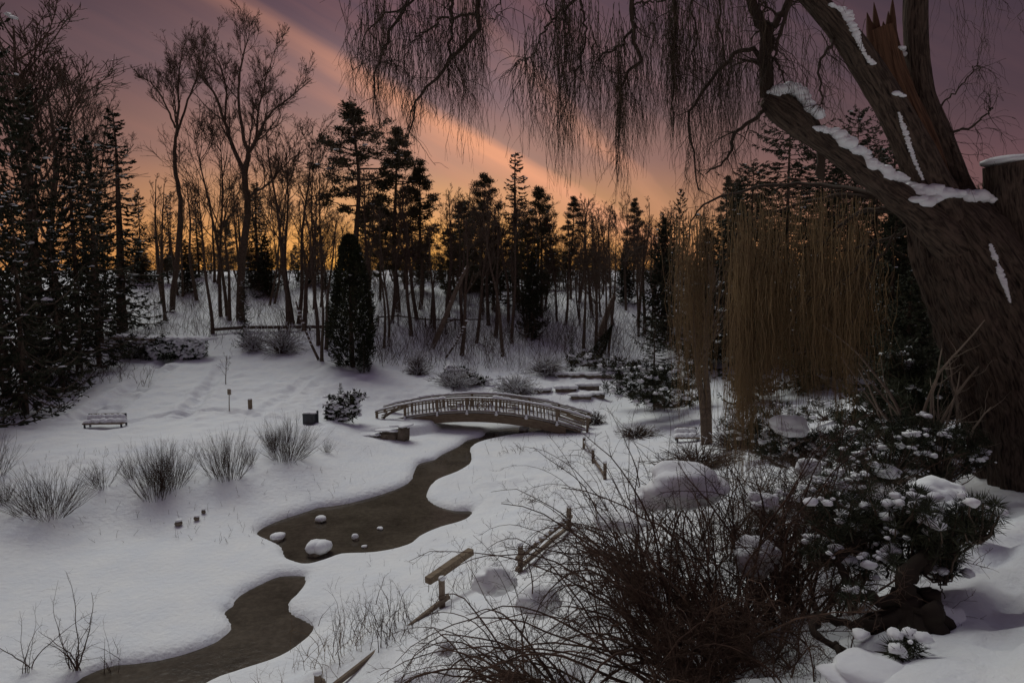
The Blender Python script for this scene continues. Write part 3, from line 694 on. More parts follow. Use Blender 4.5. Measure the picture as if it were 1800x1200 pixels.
def pine(seed, base=.45, w0=1.5, nb=34, name='pine_tree', dens=1.0, snow=.3, cl=.5, lean=.3, prof=None, tuft=44):
    """open crowned pine: ascending limbs, needles in flat plumes towards the tips"""
    r = np.random.default_rng(seed); e = empty(name, (0, 0, -50)); gt = G(); gf = G(); gs = G()
    P = line((0, 0, -.4), (lean, 0, 9.8), 16, .09, r); Rd = np.linspace(.14, .02, 16); tubes(gt, P[None], Rd[None], 7)
    h = base+(1-base)*np.linspace(0, .98, nb)+r.normal(size=nb)*.012; az = np.arange(nb)*2.4+r.normal(size=nb)*.5
    pr = prof(h) if prof else np.clip(np.sin(np.clip((h-base)/(1-base), 0, 1)*2.6+.45), .15, 1)
    Ln = w0*pr*r.uniform(.45, 1.15, nb); n = 7; t = np.linspace(0, 1, n)
    up = r.uniform(.05, .45, nb)[:, None]
    hz = Ln[:, None]*t[None]; bx = np.interp(h*9.8, P[:, 2], P[:, 0]); by = np.interp(h*9.8, P[:, 2], P[:, 1])
    B = np.stack([bx[:, None]+hz*np.cos(az)[:, None], by[:, None]+hz*np.sin(az)[:, None], h[:, None]*9.8+hz*up+.12*hz*t[None]-.1*np.sin(t*3)[None]*Ln[:, None]], -1)
    B[:, 1:] += r.normal(size=B[:, 1:].shape)*.03
    tubes(gt, B, np.linspace(.035, .01, n)[None]*(.4+Ln[:, None]/w0), 4)
    S, SR = spawn(B, np.full(B.shape[:2], .012), 7, t=(.3, 1), ang=(25, 60), ln=(.18, .42), lt=.3, rr=.8, rmin=.008, up=.1, wig=.1, n=4, r=r); tubes(gt, S, SR, 3)
    k = int(3*dens); tips = np.concatenate([S[:, -1]]+[S[:, 2]+r.normal(size=S[:, 2].shape)*.04 for _ in range(k)]+[B[:, -1]])
    K = len(tips); m = tuft//4
    Pp = np.repeat(tips, m, 0)+r.normal(size=(K*m, 3))*np.array((.10, .10, .045))*cl*2
    d = nrm(r.normal(size=(K*m, 3))+np.array((0, 0, .55))); slivers(gf, Pp, d, r.uniform(.10, .20, K*m), .022, r)
    gt.obj('trunk', M_bark, e); gf.obj('crown', M_pine, e)
    if snow > 0:
        j = r.integers(0, K, int(150*snow)); s = r.uniform(.3, 1, len(j))**2
        blobs(gs, tips[j]+(0, 0, .06), np.c_[.03+.09*s, .03+.07*s, .02+.03*s], r, 1, .4); tag(gs.obj('branch_snow', M_snowc, e, smooth=False), kind='stuff')
    return e
def cedar(seed, wid=1.25, name='cedar_tree', snow=.4, n=15000, top=10.0, power=.6):
    r = np.random.default_rng(seed); e = empty(name, (0, 0, -50)); gt = G(); gf = G(); gs = G()
    P = line((0, 0, -.4), (0, 0, top*.9), 10, .03, r); tubes(gt, P[None], np.linspace(.16, .02, 10)[None], 7)
    h = r.uniform(0, 1, n)**.85; az = r.uniform(0, 6.28, n); pf = np.minimum((1-h)**power*1.15, 1)*np.minimum(.72+h*2.2, 1)
    lump = 1+.62*vn(az*2.2+seed, h*7, seed)+.40*vn(az*5, h*22, seed+3)
    rad = wid*pf*lump*r.uniform(.35, 1, n)**.45
    p = np.c_[rad*np.cos(az), rad*np.sin(az), h*top*.97]
    d = nrm(np.c_[np.cos(az)*.5, np.sin(az)*.5, np.full(n, .8)]+r.normal(size=(n, 3))*.5); slivers(gf, p, d, r.uniform(.12, .34, n), r.uniform(.02, .05, n), r)
    gt.obj('trunk', M_bark, e); gf.obj('crown', M_cedar, e)
    if snow > 0:
        k = int(200*snow); j = r.integers(0, n, k); s = r.uniform(.2, 1, k)**2; q = p[j]*(1.03, 1.03, 1)
        blobs(gs, q, np.c_[.03+.10*s, .03+.07*s, .02+.04*s], r, 1, .4); tag(gs.obj('branch_snow', M_snowc, e, smooth=False), kind='stuff')
    return e
def fan_shrub(seed, n=70, hgt=1.0, spread=.6, name='bare_shrub', mt=None, rad=.008, sub=2, wig=.03, curve=0.0, base=.10):
    r = np.random.default_rng(seed); e = empty(name, (0, 0, -50)); g = G()
    az = r.uniform(0, 6.28, n); a = spread*r.uniform(0, 1, n)**.6; d = np.c_[np.sin(a)*np.cos(az), np.sin(a)*np.sin(az), np.cos(a)]
    L_ = hgt*r.uniform(.55, 1.1, n); m = 8; P = np.zeros((n, m, 3)); P[:, 0] = np.c_[np.cos(az)*base*a/spread, np.sin(az)*base*a/spread, np.full(n, -.1)]
    for j in range(1, m):
        d = nrm(d+r.normal(size=(n, 3))*wig+np.array((0, 0, -curve*j/m))+np.array((0, 0, .03))); P[:, j] = P[:, j-1]+d*(L_/(m-1))[:, None]
    Rd = rad*np.linspace(1, .35, m)[None]*r.uniform(.7, 1.2, (n, 1)); tubes(g, P, Rd, 3)
    Q, RQ = spawn(P, Rd, sub, t=(.25, .95), ang=(12, 38), ln=(.25, .5), lt=.4, rr=.7, rmin=rad*.35, up=.08, wig=.06, n=5, r=r); tubes(g, Q, RQ, 3)
    g.obj('stems', mt or M_red, e)
    return e

PROTO = {}
def proto(key, fn, *a, **k): PROTO[key] = [fn(*a, **k), 0]
proto('b1', bare_tree, 11, n1=13); proto('b2', bare_tree, 12, forks=2, n1=14, wide=1.1); proto('b3', bare_tree, 13, forks=3, n1=15, wide=1.0, low=.4)
proto('b4', bare_tree, 14, n1=8, dens=.85, wide=.62, low=.5); proto('b5', bare_tree, 15, forks=2, n1=9, wide=.6, low=.45); proto('b6', bare_tree, 16, n1=10, wide=.8, low=.3)
proto('slim', bare_tree, 17, n1=5, dens=.7, wide=.5, low=.45); proto('slim2', bare_tree, 18, n1=6, dens=.7, wide=.55, low=.55)
proto('s1', spruce, 21, w0=2.0, nb=170, snow=.6); proto('s2', spruce, 22, w0=2.6, droop=.5, nb=150, snow=.9); proto('s3', spruce, 23, w0=1.35, nb=120, snow=.3)
proto('s4', spruce, 24, w0=3.1, droop=.12, nb=130, dens=1.2, snow=.5, gap=.1)
proto('p1', pine, 31); proto('p2', pine, 32, base=.25, w0=1.35, nb=48, lean=-.2); proto('p3', pine, 33, base=.15, w0=1.7, nb=60, lean=.1, cl=.6); proto('p4', pine, 34, base=.3, w0=1.1, nb=46, lean=.2, dens=1.3)
proto('c1', cedar, 41, power=.42, n=18000); proto('c2', cedar, 42, wid=1.8, n=12000, power=.8)
proto('f1', fan_shrub, 51, n=120, spread=.7, rad=.0045, sub=5, wig=.10, base=.3); proto('f2', fan_shrub, 52, n=170, spread=.9, rad=.0042, sub=5, wig=.11, base=.35); proto('f3', fan_shrub, 53, n=40, spread=.7, rad=.0045, sub=5, wig=.08); 
proto('dense', spruce, 25, w0=3.0, droop=.4, nb=230, dens=1.5, snow=.25, pw=.7, sl=1.7); proto('hem', spruce, 26, w0=2.9, droop=.08, nb=150, dens=1.7, snow=.2, gap=.10, pw=.42, sl=.7)
proto('brush', bare_tree, 19, forks=3, n1=16, dens=1.1, wide=1.5, low=.08, twig=.016)
PLACED = []
def put(key, p, h, label, cat, group=None, rz=None, wide=1.0, name=None, H0=10.0):
    pr, used = PROTO[key]; o = pr if not used else copy_tree(pr); PROTO[key][1] += 1
    s = h/H0; o.location = tuple(p); o.scale = (s*wide, s*wide, s); o.rotation_euler = (0, 0, rng.uniform(0, 6.28) if rz is None else rz)
    if name: o.name = name
    if 'group' in o: del o['group']
    tag(o, label, cat, group); return o
def tree(key, u, Y, vtop, label, cat='tree', group=None, wide=1.0, rz=None, name=None, H0=10.0, lean=0):
    p = on(u, Y); q = W(u, vtop, Y); o = put(key, p, max(q[2]-p[2], .3), label, cat, group, rz, wide, name, H0)
    if lean: o.rotation_euler.y = R(lean)
    return o

# ------------------------------------------------------------------ two tall trees drawn limb by limb
def drawn_tree(label, base_uvY, limbs, nsub, seed, group=None, r0=.014):
    r = np.random.default_rng(seed); Y = base_uvY[1]; p = on(base_uvY[0], Y); e = empty('bare_tree', p, label, 'tree', group)
    gt = G(); gc = G(); Ps = []; Rs = []
    for li, (pts, ra, rb) in enumerate(limbs):
        q = []
        for k, it in enumerate(pts):
            u, v = it[0], it[1]; dy = it[2] if len(it) > 2 else 0
            q.append(W(u, v, Y+dy) if v is not None else on(u, Y, -.3))
        P = spline(q, 18)-p; P[1:-1] += r.normal(size=P[1:-1].shape)*.03; Rd = np.linspace(ra, rb, 18)*.78; Ps.append(P); Rs.append(Rd)
    Ps = np.array(Ps); Rs = np.array(Rs); tubes(gt, Ps, Rs, 8)
    P1, R1 = spawn(Ps[1:], Rs[1:], nsub, t=(.15, 1), ang=(20, 48), ln=(.24, .46), lt=.45, rr=.5, rmin=.022, up=.14, wig=.09, n=8, r=r); tubes(gc, P1, R1, 4)
    P2, R2 = spawn(P1, R1, 7, t=(.15, 1), ang=(20, 48), ln=(.35, .65), lt=.3, rr=.55, rmin=.016, up=.1, wig=.12, n=6, r=r); tubes(gc, P2, R2, 3)
    P3, R3 = spawn(P2, R2, 5, t=(.15, 1), ang=(20, 48), ln=(.35, .6), lt=.3, rr=.6, rmin=r0, up=.08, wig=.12, n=4, r=r); tubes(gc, P3, R3, 3)
    P4, R4 = spawn(P3, R3, 2, t=(.15, 1), ang=(20, 48), ln=(.4, .7), lt=.3, rr=.6, rmin=r0*.8, up=.08, wig=.12, n=3, r=r); tubes(gc, P4, R4, 3)
    gt.obj('trunk', M_bark, e); gc.obj('crown', M_twig, e); return e
drawn_tree('tall bare tree with a kinked trunk and narrow fan crown behind the snowy hedge', (302, 55), [
    ([(302,None),(310,460),(318,360),(308,300),(308,255)], .30, .18),
    ([(308,255),(313,190),(314,130,1),(322,85,1)], .16, .03), ([(310,240),(330,180,1),(352,120,1),(360,80,2)], .13, .03), ([(308,225),(290,180,-1),(270,150,-2),(250,135,-2)], .11, .02),
    ([(309,215),(306,165,2),(300,120,2)], .09, .02)], 13, 61)
drawn_tree('tallest bare tree with a wide spreading crown on the hilltop left of centre', (420, 53), [
    ([(422,None),(426,450),(436,370),(430,310),(437,270)], .42, .26),
    ([(437,270),(424,220),(420,150,1),(430,90,1),(438,58,1)], .2, .03), ([(430,305),(410,260),(395,215),(380,170,-1),(358,140,-1),(350,110)], .24, .03), ([(437,268),(455,240),(470,205,-1),(505,175,-1),(548,140,-1)], .2, .03),
    ([(450,245),(455,190,1),(470,130,1),(485,85,1)], .13, .02), ([(395,215),(398,160,1),(385,110,1),(370,70,1)], .12, .02), ([(436,345),(470,325,-1),(500,290,-2),(540,260,-2)], .13, .03), ([(437,268),(445,200,2),(460,140,2)], .1, .02)], 12, 62)
tree('b2', 392, 54, 190, 'double stemmed bare tree close left of the tallest tree', wide=1.0)
tree('b3', 520, 52, 205, 'bushy headed multi stemmed bare tree right of the tallest tree', wide=1.15)
tree('b5', 556, 56, 240, 'slender twin stemmed bare tree left of the leaning pine', wide=.9)
tree('b1', 62, 41, -60, 'bare tree with a broad crown rising behind the leftmost tall spruce', wide=1.3)
tree('b6', 108, 47, 95, 'bare tree with wiry crown standing out over the left spruces', wide=1.5)
tree('b3', 160, 56, 160, 'thin bare tree between the left spruces and the spired spruce')
# left conifers
LEFTG = 'snowy spruces massed at the left edge'
tree('s2', 14, 33, -190, 'tallest dark spruce at the left edge running out of the top of the picture', wide=.66, group=LEFTG)
tree('s1', 82, 37, 150, 'dark snow flecked spruce behind the tall left edge spruce', wide=.9, group=LEFTG)
tree('s2', 45, 29.5, 330, 'heavily snow laden young spruce low at the left edge', wide=1.0, group=LEFTG)
tree('s1', 140, 39, 205, 'dark spruce with a blunt top right of the left spruces', wide=.9, group=LEFTG)
tree('s4', 175, 41, 235, 'broad spruce with drooping skirts reaching the edge of the meadow', wide=.75, group=LEFTG)
tree('s2', 110, 34.5, 395, 'low dense spruce at the corner of the meadow with snowy boughs', wide=1.1, group=LEFTG)
tree('s1', 178, 47, 255, 'dark spruce filling the gap beside the spired spruce', wide=.9, group=LEFTG)
tree('s3', 216, 50, 192, 'narrow spired spruce with open tiers against the sky', wide=1.55, group=LEFTG)
tree('s2', 250, 62, 330, 'small dark spruce at the right end of the left spruces', wide=.8)
# unseen spruces added left of the picture to shade the pond and left edge
for k, (x, y, h) in enumerate(((-33,32,17),(-25,20,20),(-36,40,18),(-19.5,13,19),(-17,8,17),(-23,27,18))):
    put('s2' if k % 2 else 's1', (x, y, gz1(x, y)), h, 'tall unseen spruce added beyond the left edge to shade the pond', 'tree', 'unseen spruces added for shade beyond the left edge', wide=.9)
# conifers of the wooded slope
tree('p1', 618, 54, 178, 'leaning white pine with flat plumes on a long bare trunk', wide=1.45, rz=0)
tree('p2', 700, 55, 222, 'tall pine with a narrow ragged crown left of centre', wide=1.3)
tree('p4', 738, 56, 285, 'pine close right of the tall ragged pine', wide=1.25)
tree('p2', 668, 58, 345, 'short pine between the leaning pine and the ragged pine')
tree('p3', 850, 55, 300, 'dense pine left of the pointed spruce', wide=1.0)
tree('s3', 908, 57, 268, 'pointed spruce standing highest right of the centre pines', wide=1.5)
tree('p3', 950, 53, 325, 'dense round headed pine right of the pointed spruce', wide=1.0)
tree('p3', 815, 60, 350, 'low dense pine in the middle of the wood')
tree('p2', 1003, 57, 345, 'narrow pine right of the dense round headed pine', wide=1.1)
tree('s3', 1040, 64, 380, 'small spruce half hidden in the right of the wood', wide=1.2)
tree('p4', 1110, 60, 350, 'pine at the right of the wood left of the layered hemlock', wide=1.1)
tree('c1', 620, 40.5, 408, 'dense columnar cedar reaching from the slope to the meadow edge', wide=1.3)
tree('c2', 640, 39.2, 590, 'low dark cedar bush at the right foot of the columnar cedar', wide=1.1)
tree('p3', 925, 50, 380, 'dark ivy thick evergreen hanging over the wooded slope', wide=.75)
tree('s2', 432, 46.5, 492, 'young spruce with drooping snowy boughs in front of the hillside path', wide=.8)
tree('s1', 456, 62, 320, 'dark spruce behind the tallest bare tree', wide=1.25)
tree('s1', 350, 66, 350, 'dark spruce between the two tallest bare trees', wide=1.1)
tree('s2', 300, 68, 340, 'dark spruce behind the kinked bare tree', wide=.9)
tree('p3', 560, 66, 395, 'pine low on the skyline behind the slender twin trunks')
tree('s4', 1190, 41, 330, 'layered hemlock standing left of the willow curtain', wide=.62)
tree('s4', 1150, 37, 560, 'low spreading hemlock with boughs down to the snow beside the terraces', wide=1.35)
tree('hem', 1375, 36, 185, 'tall layered hemlock behind the willow showing against the sunset', wide=1.0)
tree('hem', 1310, 37, 285, 'airy hemlock left of the tall layered one', wide=1.1)
tree('hem', 1432, 37, 235, 'airy hemlock right of the tall layered one', wide=1.0)
tree('hem', 1530, 36, 260, 'airy hemlock seen through the willow fork', wide=1.0)
tree('dense', 1290, 40, 320, 'dark hemlock behind the left end of the willow curtain', wide=.85)
tree('hem', 1490, 38, 190, 'layered hemlock half hidden by the broken willow limb', wide=.8)
tree('hem', 1560, 44, 150, 'ragged tall hemlock behind the willow fork', wide=.8)
tree('dense', 1430, 31, 400, 'dense dark spruce behind the middle of the willow curtain', wide=1.2)
tree('dense', 1560, 26, 360, 'black dense evergreen left of the willow trunk', wide=1.0)
tree('dense', 1640, 22.5, 330, 'black dense evergreen directly behind the willow trunk', wide=.8)
tree('dense', 1500, 33, 420, 'dark spruce deep behind the right end of the willow curtain', wide=1.1)
tree('dense', 1350, 36, 400, 'dark spruce deep behind the left end of the willow curtain', wide=1.1)
tree('dense', 1235, 38, 400, 'dark spruce behind the slim trunks and the thin willow strip', wide=.9)
tree('dense', 1600, 34, 300, 'tall dark spruce filling the gap left of the willow trunk', wide=1.0)
tree('dense', 1165, 45, 380, 'dark spruce at the right end of the wooded slope', wide=.8)
tree('dense', 1700, 28, 330, 'dark spruce behind the willow fork', wide=.9)
tree('dense', 1320, 30.5, 470, 'dense dark evergreen at the left of the willow curtain', wide=.8)
tree('dense', 1790, 33, 320, 'dark spruce at the right edge behind the sawn off limb', wide=1.3)
tree('s2', 1310, 23.5, 640, 'small snowy spruce standing in the snow right of the two slim trunks', wide=.9)
tree('p3', 1150, 32.5, 650, 'low sprawling juniper with dry brown patches right of the terraces', wide=2.6)
tree('s2', 600, 30.3, 672, 'snow covered dwarf spruce at the left end of the footbridge', wide=1.1)
tree('c2', 1035, 42, 560, 'snow laden evergreen leaning on the slope above the terraces', wide=.9, lean=28, rz=0)
tree('s2', 1005, 41, 590, 'small dark spruce above the top stone ledge', wide=.9)
tree('dense', 935, 49, 440, 'dark evergreen mass hanging low over the slope right of the centre', wide=.75)
tree('p3', 790, 57, 400, 'dark pine behind the top of the fallen trunk', wide=1.2)
tree('p3', 870, 56, 390, 'dark pine between the dense pine and the pointed spruce', wide=1.2)
tree('dense', 1100, 55, 420, 'dark spruce above the mound right of the wooded slope', wide=.8)
tree('dense', 330, 60, 420, 'dark spruce thicket right of the kinked bare tree', wide=1.0)
tree('dense', 470, 60, 410, 'dense dark spruce right behind the tallest bare tree', wide=.9)
# slender bare trunks on the slope
r_ = np.random.default_rng(5)
slope = [(285,57,300),(345,58,280),(372,50,330),(478,57,300),(505,49,330),(535,50,300),(560,46,310),(575,45,330),(655,50,300),(680,46,360),(692,52,320),
         (722,49,330),(733,53,300),(765,50,340),(790,54,330),(820,50,345),(836,48,330),(858,52,320),(872,49,340),(893,50,330),(905,54,340),(935,50,360),(958,55,350),(978,52,360),
         (995,51,350),(1018,56,340),(1042,52,350),(1056,57,360),(1080,50,350),(1100,53,340),(1118,49,350),(1135,47,370),(1150,52,360),(1172,46,380),(1200,50,380)]
for i in range(28):
    slope.append((r_.uniform(640, 1240), r_.uniform(44, 62), r_.uniform(330, 420)))
for i in range(12):
    slope.append((r_.uniform(270, 600), r_.uniform(53, 64), r_.uniform(300, 400)))
kk = ['slim','slim2','b4','b5','slim','b6']
def where(u):
    for a, b, s in ((0,340,'left of the kinked tall bare tree'),(340,470,'around the foot of the tallest bare tree'),(470,600,'between the tallest tree and the columnar cedar'),(600,760,'between the columnar cedar and the fallen trunk'),(760,900,'straight behind the left half of the footbridge'),(900,1030,'straight behind the right half of the footbridge'),(1030,1400,'above the stone terraces')):
        if a <= u < b: return s
    return 'behind the willow'
for i, (u, Y, vt) in enumerate(slope):
    s = where(u); tree(kk[i % 6], u+r_.uniform(-3, 3), Y, vt+r_.uniform(-25, 25), 'slender bare trunk on the snowy slope '+s, group='slender trunks '+s, wide=r_.uniform(.9, 1.3), lean=float(np.clip(r_.normal()*4.5, -12, 12)))
# leaning dead trunk with snow along its upper side
def pole(label, pts, Y, ra, rb, name='leaning_trunk', snow=True, twigs=4, m=None):
    P = spline([W(u, v, Y+(dd[0] if dd else 0)) for u, v, *dd in pts], 16); e = empty(name, P[0], label, 'trunk'); Q = P-P[0]
    g = G(); tubes(g, Q[None], np.linspace(ra, rb, 16)[None], 8, True); g.obj('trunk', m or M_bark, e)
    if twigs:
        P1, R1 = spawn(Q[None], np.linspace(ra, rb, 16)[None], twigs, t=(.3, 1), ang=(30, 70), ln=(.15, .35), rr=.35, rmin=.02, up=.05, wig=.15, n=7); P2, R2 = spawn(P1, R1, 5, rmin=.012, n=4)
        g = G(); tubes(g, P1, R1, 4); tubes(g, P2, R2, 3); tag(g.obj('branches', M_twig, e), kind='stuff')
    if snow:
        g = G(); j = rng.integers(4, 15, 16); blobs(g, Q[j]+np.c_[np.zeros(16), np.zeros(16), np.full(16, rb+.03)], np.tile((.16, .09, .05), (16, 1)), sub=1); tag(g.obj('branch_snow', M_snowc, e), kind='stuff')
    return e
pole('fallen grey trunk leaning up to the right across the wooded slope', [(755,622),(778,570),(802,510),(822,468)], 46, .20, .12, m=M_rail)
pole('short thick trunk leaning right above the snow laden evergreen', [(1052,600),(1068,550),(1080,520)], 46, .22, .16, m=M_rail)
pole('thin dead stem leaning right on the wooded slope behind the footbridge', [(783,630),(803,600),(824,560)], 44, .07, .04)
pole('twin leaning stem rising from the shrubs left of the columnar cedar', [(560,632),(545,600),(530,562),(520,530)], 42, .09, .05)
tree('slim2', 566, 41.5, 400, 'upright bare trunk at the meadow edge left of the columnar cedar', wide=1.1)
# far wood beyond the hilltop: keeps the horizon closed
fr = np.random.default_rng(8); far = []
for i in range(64):
    u = -60+i*31+fr.uniform(-14, 14); Y = fr.uniform(74, 125); vt = 408-fr.uniform(-30, 95)+ (Y-72)*.5
    if u > 1250: vt -= 20
    key = fr.choice(['b1','b2','b3','b6','b5','b4','b2','p3','s1','p2'])
    lab = {'b':'bare tree in the far wood beyond the hilltop','p':'dark pine in the far wood beyond the hilltop','s':'dark spruce in the far wood beyond the hilltop'}[key[0]]
    g_ = {'b':'bare trees of the far wood','p':'pines of the far wood','s':'spruces of the far wood'}[key[0]]
    tree(key, u, Y, vt, lab, group=g_, wide=fr.uniform(.9, 1.5))
for i in range(46):
    u = -100+i*44+fr.uniform(-15, 15); Y = fr.uniform(68, 110)
    tree(fr.choice(['p3','s1','c2','p3']), u, Y, 452+fr.uniform(-18, 12), 'low dark evergreen closing the horizon under the far wood', group='low evergreens of the far wood', wide=fr.uniform(1.2, 2.4))
for i in range(90):
    u = 190+i*12.6+fr.uniform(-9, 9); Y = fr.uniform(62, 70); key = fr.choice(['brush','b3','brush','dense','p3','s1']); 
    tree(key, u, Y, (452 if key[0] == 'b' else 468)+fr.uniform(-34, 20), {'b': 'small bushy bare tree on the crest of the hill', 'p': 'small dark pine on the crest of the hill', 's': 'small dark spruce on the crest of the hill', 'd': 'small dense dark spruce on the crest of the hill'}[key[0]], group={'b': 'small bare trees on the crest', 'p': 'small pines on the crest', 's': 'small spruces on the crest', 'd': 'small dense spruces on the crest'}[key[0]], wide=fr.uniform(1.6, 2.6))
# snowy undergrowth between the trunks
def undergrowth(name, lab, n, us, Ys, hs, seed, m, lean=.35, rad=.012, sub=3):
    r = np.random.default_rng(seed); g = G(); Y = r.uniform(*Ys, n); u = r.uniform(*us, n); x = (u-900)/F*Y*1.0; z = gz(x, Y)
    mk = vn(x*.5, Y*.5, seed)+.5 > r.uniform(.1, .8, n); x, Y, z = x[mk], Y[mk], z[mk]; n = len(x)
    d = nrm(np.c_[r.normal(size=(n, 2))*lean, np.ones(n)]); L_ = r.uniform(*hs, n); m_ = 6; P = np.zeros((n, m_, 3)); P[:, 0] = np.c_[x, Y, z-.05]
    for j in range(1, m_): d = nrm(d+r.normal(size=(n, 3))*.12); P[:, j] = P[:, j-1]+d*(L_/(m_-1))[:, None]
    Rd = rad*np.linspace(1, .4, m_)[None]*np.ones((n, 1)); tubes(g, P, Rd, 3)
    if sub: Q, RQ = spawn(P, Rd, sub, t=(.2, .95), ang=(25, 60), ln=(.3, .6), rmin=rad*.5, n=4, r=r); tubes(g, Q, RQ, 3)
    return tag(g.obj(name, m), lab, 'undergrowth', None, 'stuff')
undergrowth('undergrowth', 'tangled bare brushwood on the wooded slope behind the footbridge', 5200, (600,1260), (41,64), (.5,3.2), 71, M_twig)
undergrowth('snowy_undergrowth', 'snow coated brushwood on the wooded slope behind the footbridge', 2900, (640,1230), (40,60), (.3,1.4), 72, M_snowc, lean=.6, rad=.018)
undergrowth('undergrowth', 'brushwood on the hillside behind the snowy hedge', 2600, (200,640), (47,66), (.4,2.4), 73, M_twig)
undergrowth('snowy_undergrowth', 'snow coated brushwood on the hillside behind the hedge', 500, (240,640), (44,62), (.3,1.2), 74, M_snowc, lean=.7, rad=.018)
undergrowth('undergrowth', 'thin brushwood under the left spruces at the meadow edge', 700, (20,260), (36,44), (.3,1.2), 75, M_twig)
# shrubs at the top of the meadow
def twig_mound(label, u, Y, wm, hm, seed, snowy=.5, key='f4'):
    p = on(u, Y); r = np.random.default_rng(seed); e = empty('snowy_shrub', p, label, 'shrub'); g = G(); n = 130
    az = r.uniform(0, 6.28, n); a = r.uniform(.1, 1.25, n); d = np.c_[np.sin(a)*np.cos(az), np.sin(a)*np.sin(az), np.cos(a)]; m_ = 8; P = np.zeros((n, m_, 3)); L_ = r.uniform(.5, 1.1, n)
    for j in range(1, m_): d = nrm(d+r.normal(size=(n, 3))*.13+np.array((0, 0, -.09*j/4))); P[:, j] = P[:, j-1]+d*(L_/(m_-1))[:, None]
    P *= (wm/2, wm/2.5, hm*1.1); P[..., 2] -= .05; Rd = np.linspace(.018, .007, m_)[None]*np.ones((n, 1)); tubes(g, P, Rd, 3); Q, RQ = spawn(P, Rd, 7, t=(.2, 1), ang=(25, 60), ln=(.2, .45), rmin=.007, n=4, wig=.15, r=r); tubes(g, Q, RQ, 3); g.obj('stems', M_twig, e)
    g = G(); k = r.random(len(Q)) < snowy; Qs = Q[k]+(0, 0, .02); tubes(g, Qs, np.full(Qs.shape[:2], .013), 3); tag(g.obj('branch_snow', M_snowc, e), kind='stuff'); return e
twig_mound('wide mound of snow dusted twigs at the right top of the meadow', 495, 44.5, 4.6, 2.0, 81, .45)
twig_mound('pale snow crusted arching shrub beside the hedge gap', 445, 45, 2.2, 1.5, 82, .8)
twig_mound('snowy twig shrub on the slope right of the columnar cedar', 735, 40, 2.4, 1.4, 83, .5)
twig_mound('snow dusted shrub above the left end of the bridge', 800, 37.5, 3.4, 1.1, 84, .8)
twig_mound('snowy shrub just above the middle of the bridge rail', 905, 36.5, 3.4, 1.0, 85, .9)
twig_mound('small brown tangle at the right end of the bridge', 1045, 31.2, 1.4, .6, 86, .2)
twig_mound('snowy brushwood mound at the slope foot above the terraces', 960, 40.5, 3.6, 1.3, 87, .6)
twig_mound('thin brown scrub in the snow below the low juniper', 1120, 28.0, 2.4, .5, 88, .1)
twig_mound('snow dusted shrub at the foot of the left end spruces', 235, 43.5, 3.0, 1.6, 89, .7)
twig_mound('brown twig clump under the willow curtain', 1290, 22, 2.4, 1.0, 90, .2)
twig_mound('brown scrub behind the thicket right of the near fence', 1230, 19.5, 3.6, .9, 92, .05)
# snow roofed hedge
p = on(290, 44); hedge = empty('clipped_hedge', p, 'long evergreen hedge roofed with snow at the top of the meadow', 'hedge')
r2 = np.random.default_rng(91); g = G(); n = 9000; x = r2.uniform(-2.7, 2.6, n); zz = r2.uniform(0, 1, n); yy = r2.uniform(-.75, .75, n); top = 1.25+.12*vn(x*2, x*0, 4)+.1*x*(-.3)
keep = (np.abs(x-(-.35)-zz*.25+.1) > .18) | (yy > 0); x, zz, yy, top = x[keep], zz[keep], yy[keep], top[keep]
slivers(g, np.c_[x, yy*(1+.25*vn(x*3, zz*3, 6)), zz*top], nrm(r2.normal(size=(len(x), 3))+(0, -.6, .3)), r2.uniform(.08, .2, len(x)), .03, r2); g.obj('foliage', M_cedar, hedge)
g = G(); n = 60; xs = np.linspace(-2.75, 2.7, n); blobs(g, np.c_[xs, r2.normal(size=n)*.12, 1.38+.12*vn(xs*2, xs*0, 4)-.03*xs], np.c_[np.full(n, .28), np.full(n, .75), r2.uniform(.08, .16, n)], r2, 2, .1)
blobs(g, np.c_[r2.uniform(-2.8, 2.9, 150), r2.uniform(-.95, -.5, 150), r2.uniform(.5, 1.4, 150)], r2.uniform(.05, .2, (150, 3))*(1, 1, .5), r2, 1, .3)
blobs(g, np.c_[r2.uniform(1.2, 2.9, 60), r2.uniform(-.95, -.5, 60), r2.uniform(.15, 1.2, 60)], r2.uniform(.06, .2, (60, 3))*(1, 1, .6), r2, 1, .3)
blobs(g, np.c_[-.3+r2.normal(size=30)*.1-np.linspace(0, .5, 30), r2.uniform(-.9, -.6, 30), np.linspace(.1, 1.2, 30)], np.tile((.14, .14, .1), (30, 1)), r2, 1, .3)
tag(g.obj('snow_roof', M_snowc, hedge), kind='stuff')
g = G(); bar(g, (-3.0, -.8, 1.42), (-.2, -.82, 1.30), .14, .13, 5, .05); g.obj('rail', M_rail, hedge, False)
# dark rail line along the hillside path
e = empty('hillside_rail', on(480, 50), 'low dark rail along the hillside path behind the snowy hedge', 'fence'); q0 = on(480, 50)
for (ua, ub) in ((375,430),(430,490),(490,545),(545,600)):
    g = G(); bar(g, on(ua, 50, .28)-q0, on(ub, 50, .28)-q0, .12, .22, 4, .06); g.obj('rail', M_bark, e, False)
    g = G(); bar(g, on(ua, 50, -.2)-q0, on(ua, 50, .4)-q0, .12, .12); g.obj('post', M_bark, e, False)
e = empty('hillside_rail', on(700, 51), 'thin post and rail fence between the trunks above the wooded slope', 'fence'); q0 = on(700, 51)
for (ua, ub) in ((665,700),(700,748),(748,800),(800,850)):
    g = G(); bar(g, on(ua, 51, .75)-q0, on(ub, 51, .75)-q0, .07, .09, 4, .06); g.obj('rail', M_bark, e, False)
    g = G(); bar(g, on(ua, 51, -.2)-q0, on(ua, 51, .9)-q0, .10, .10); g.obj('post', M_bark, e, False)
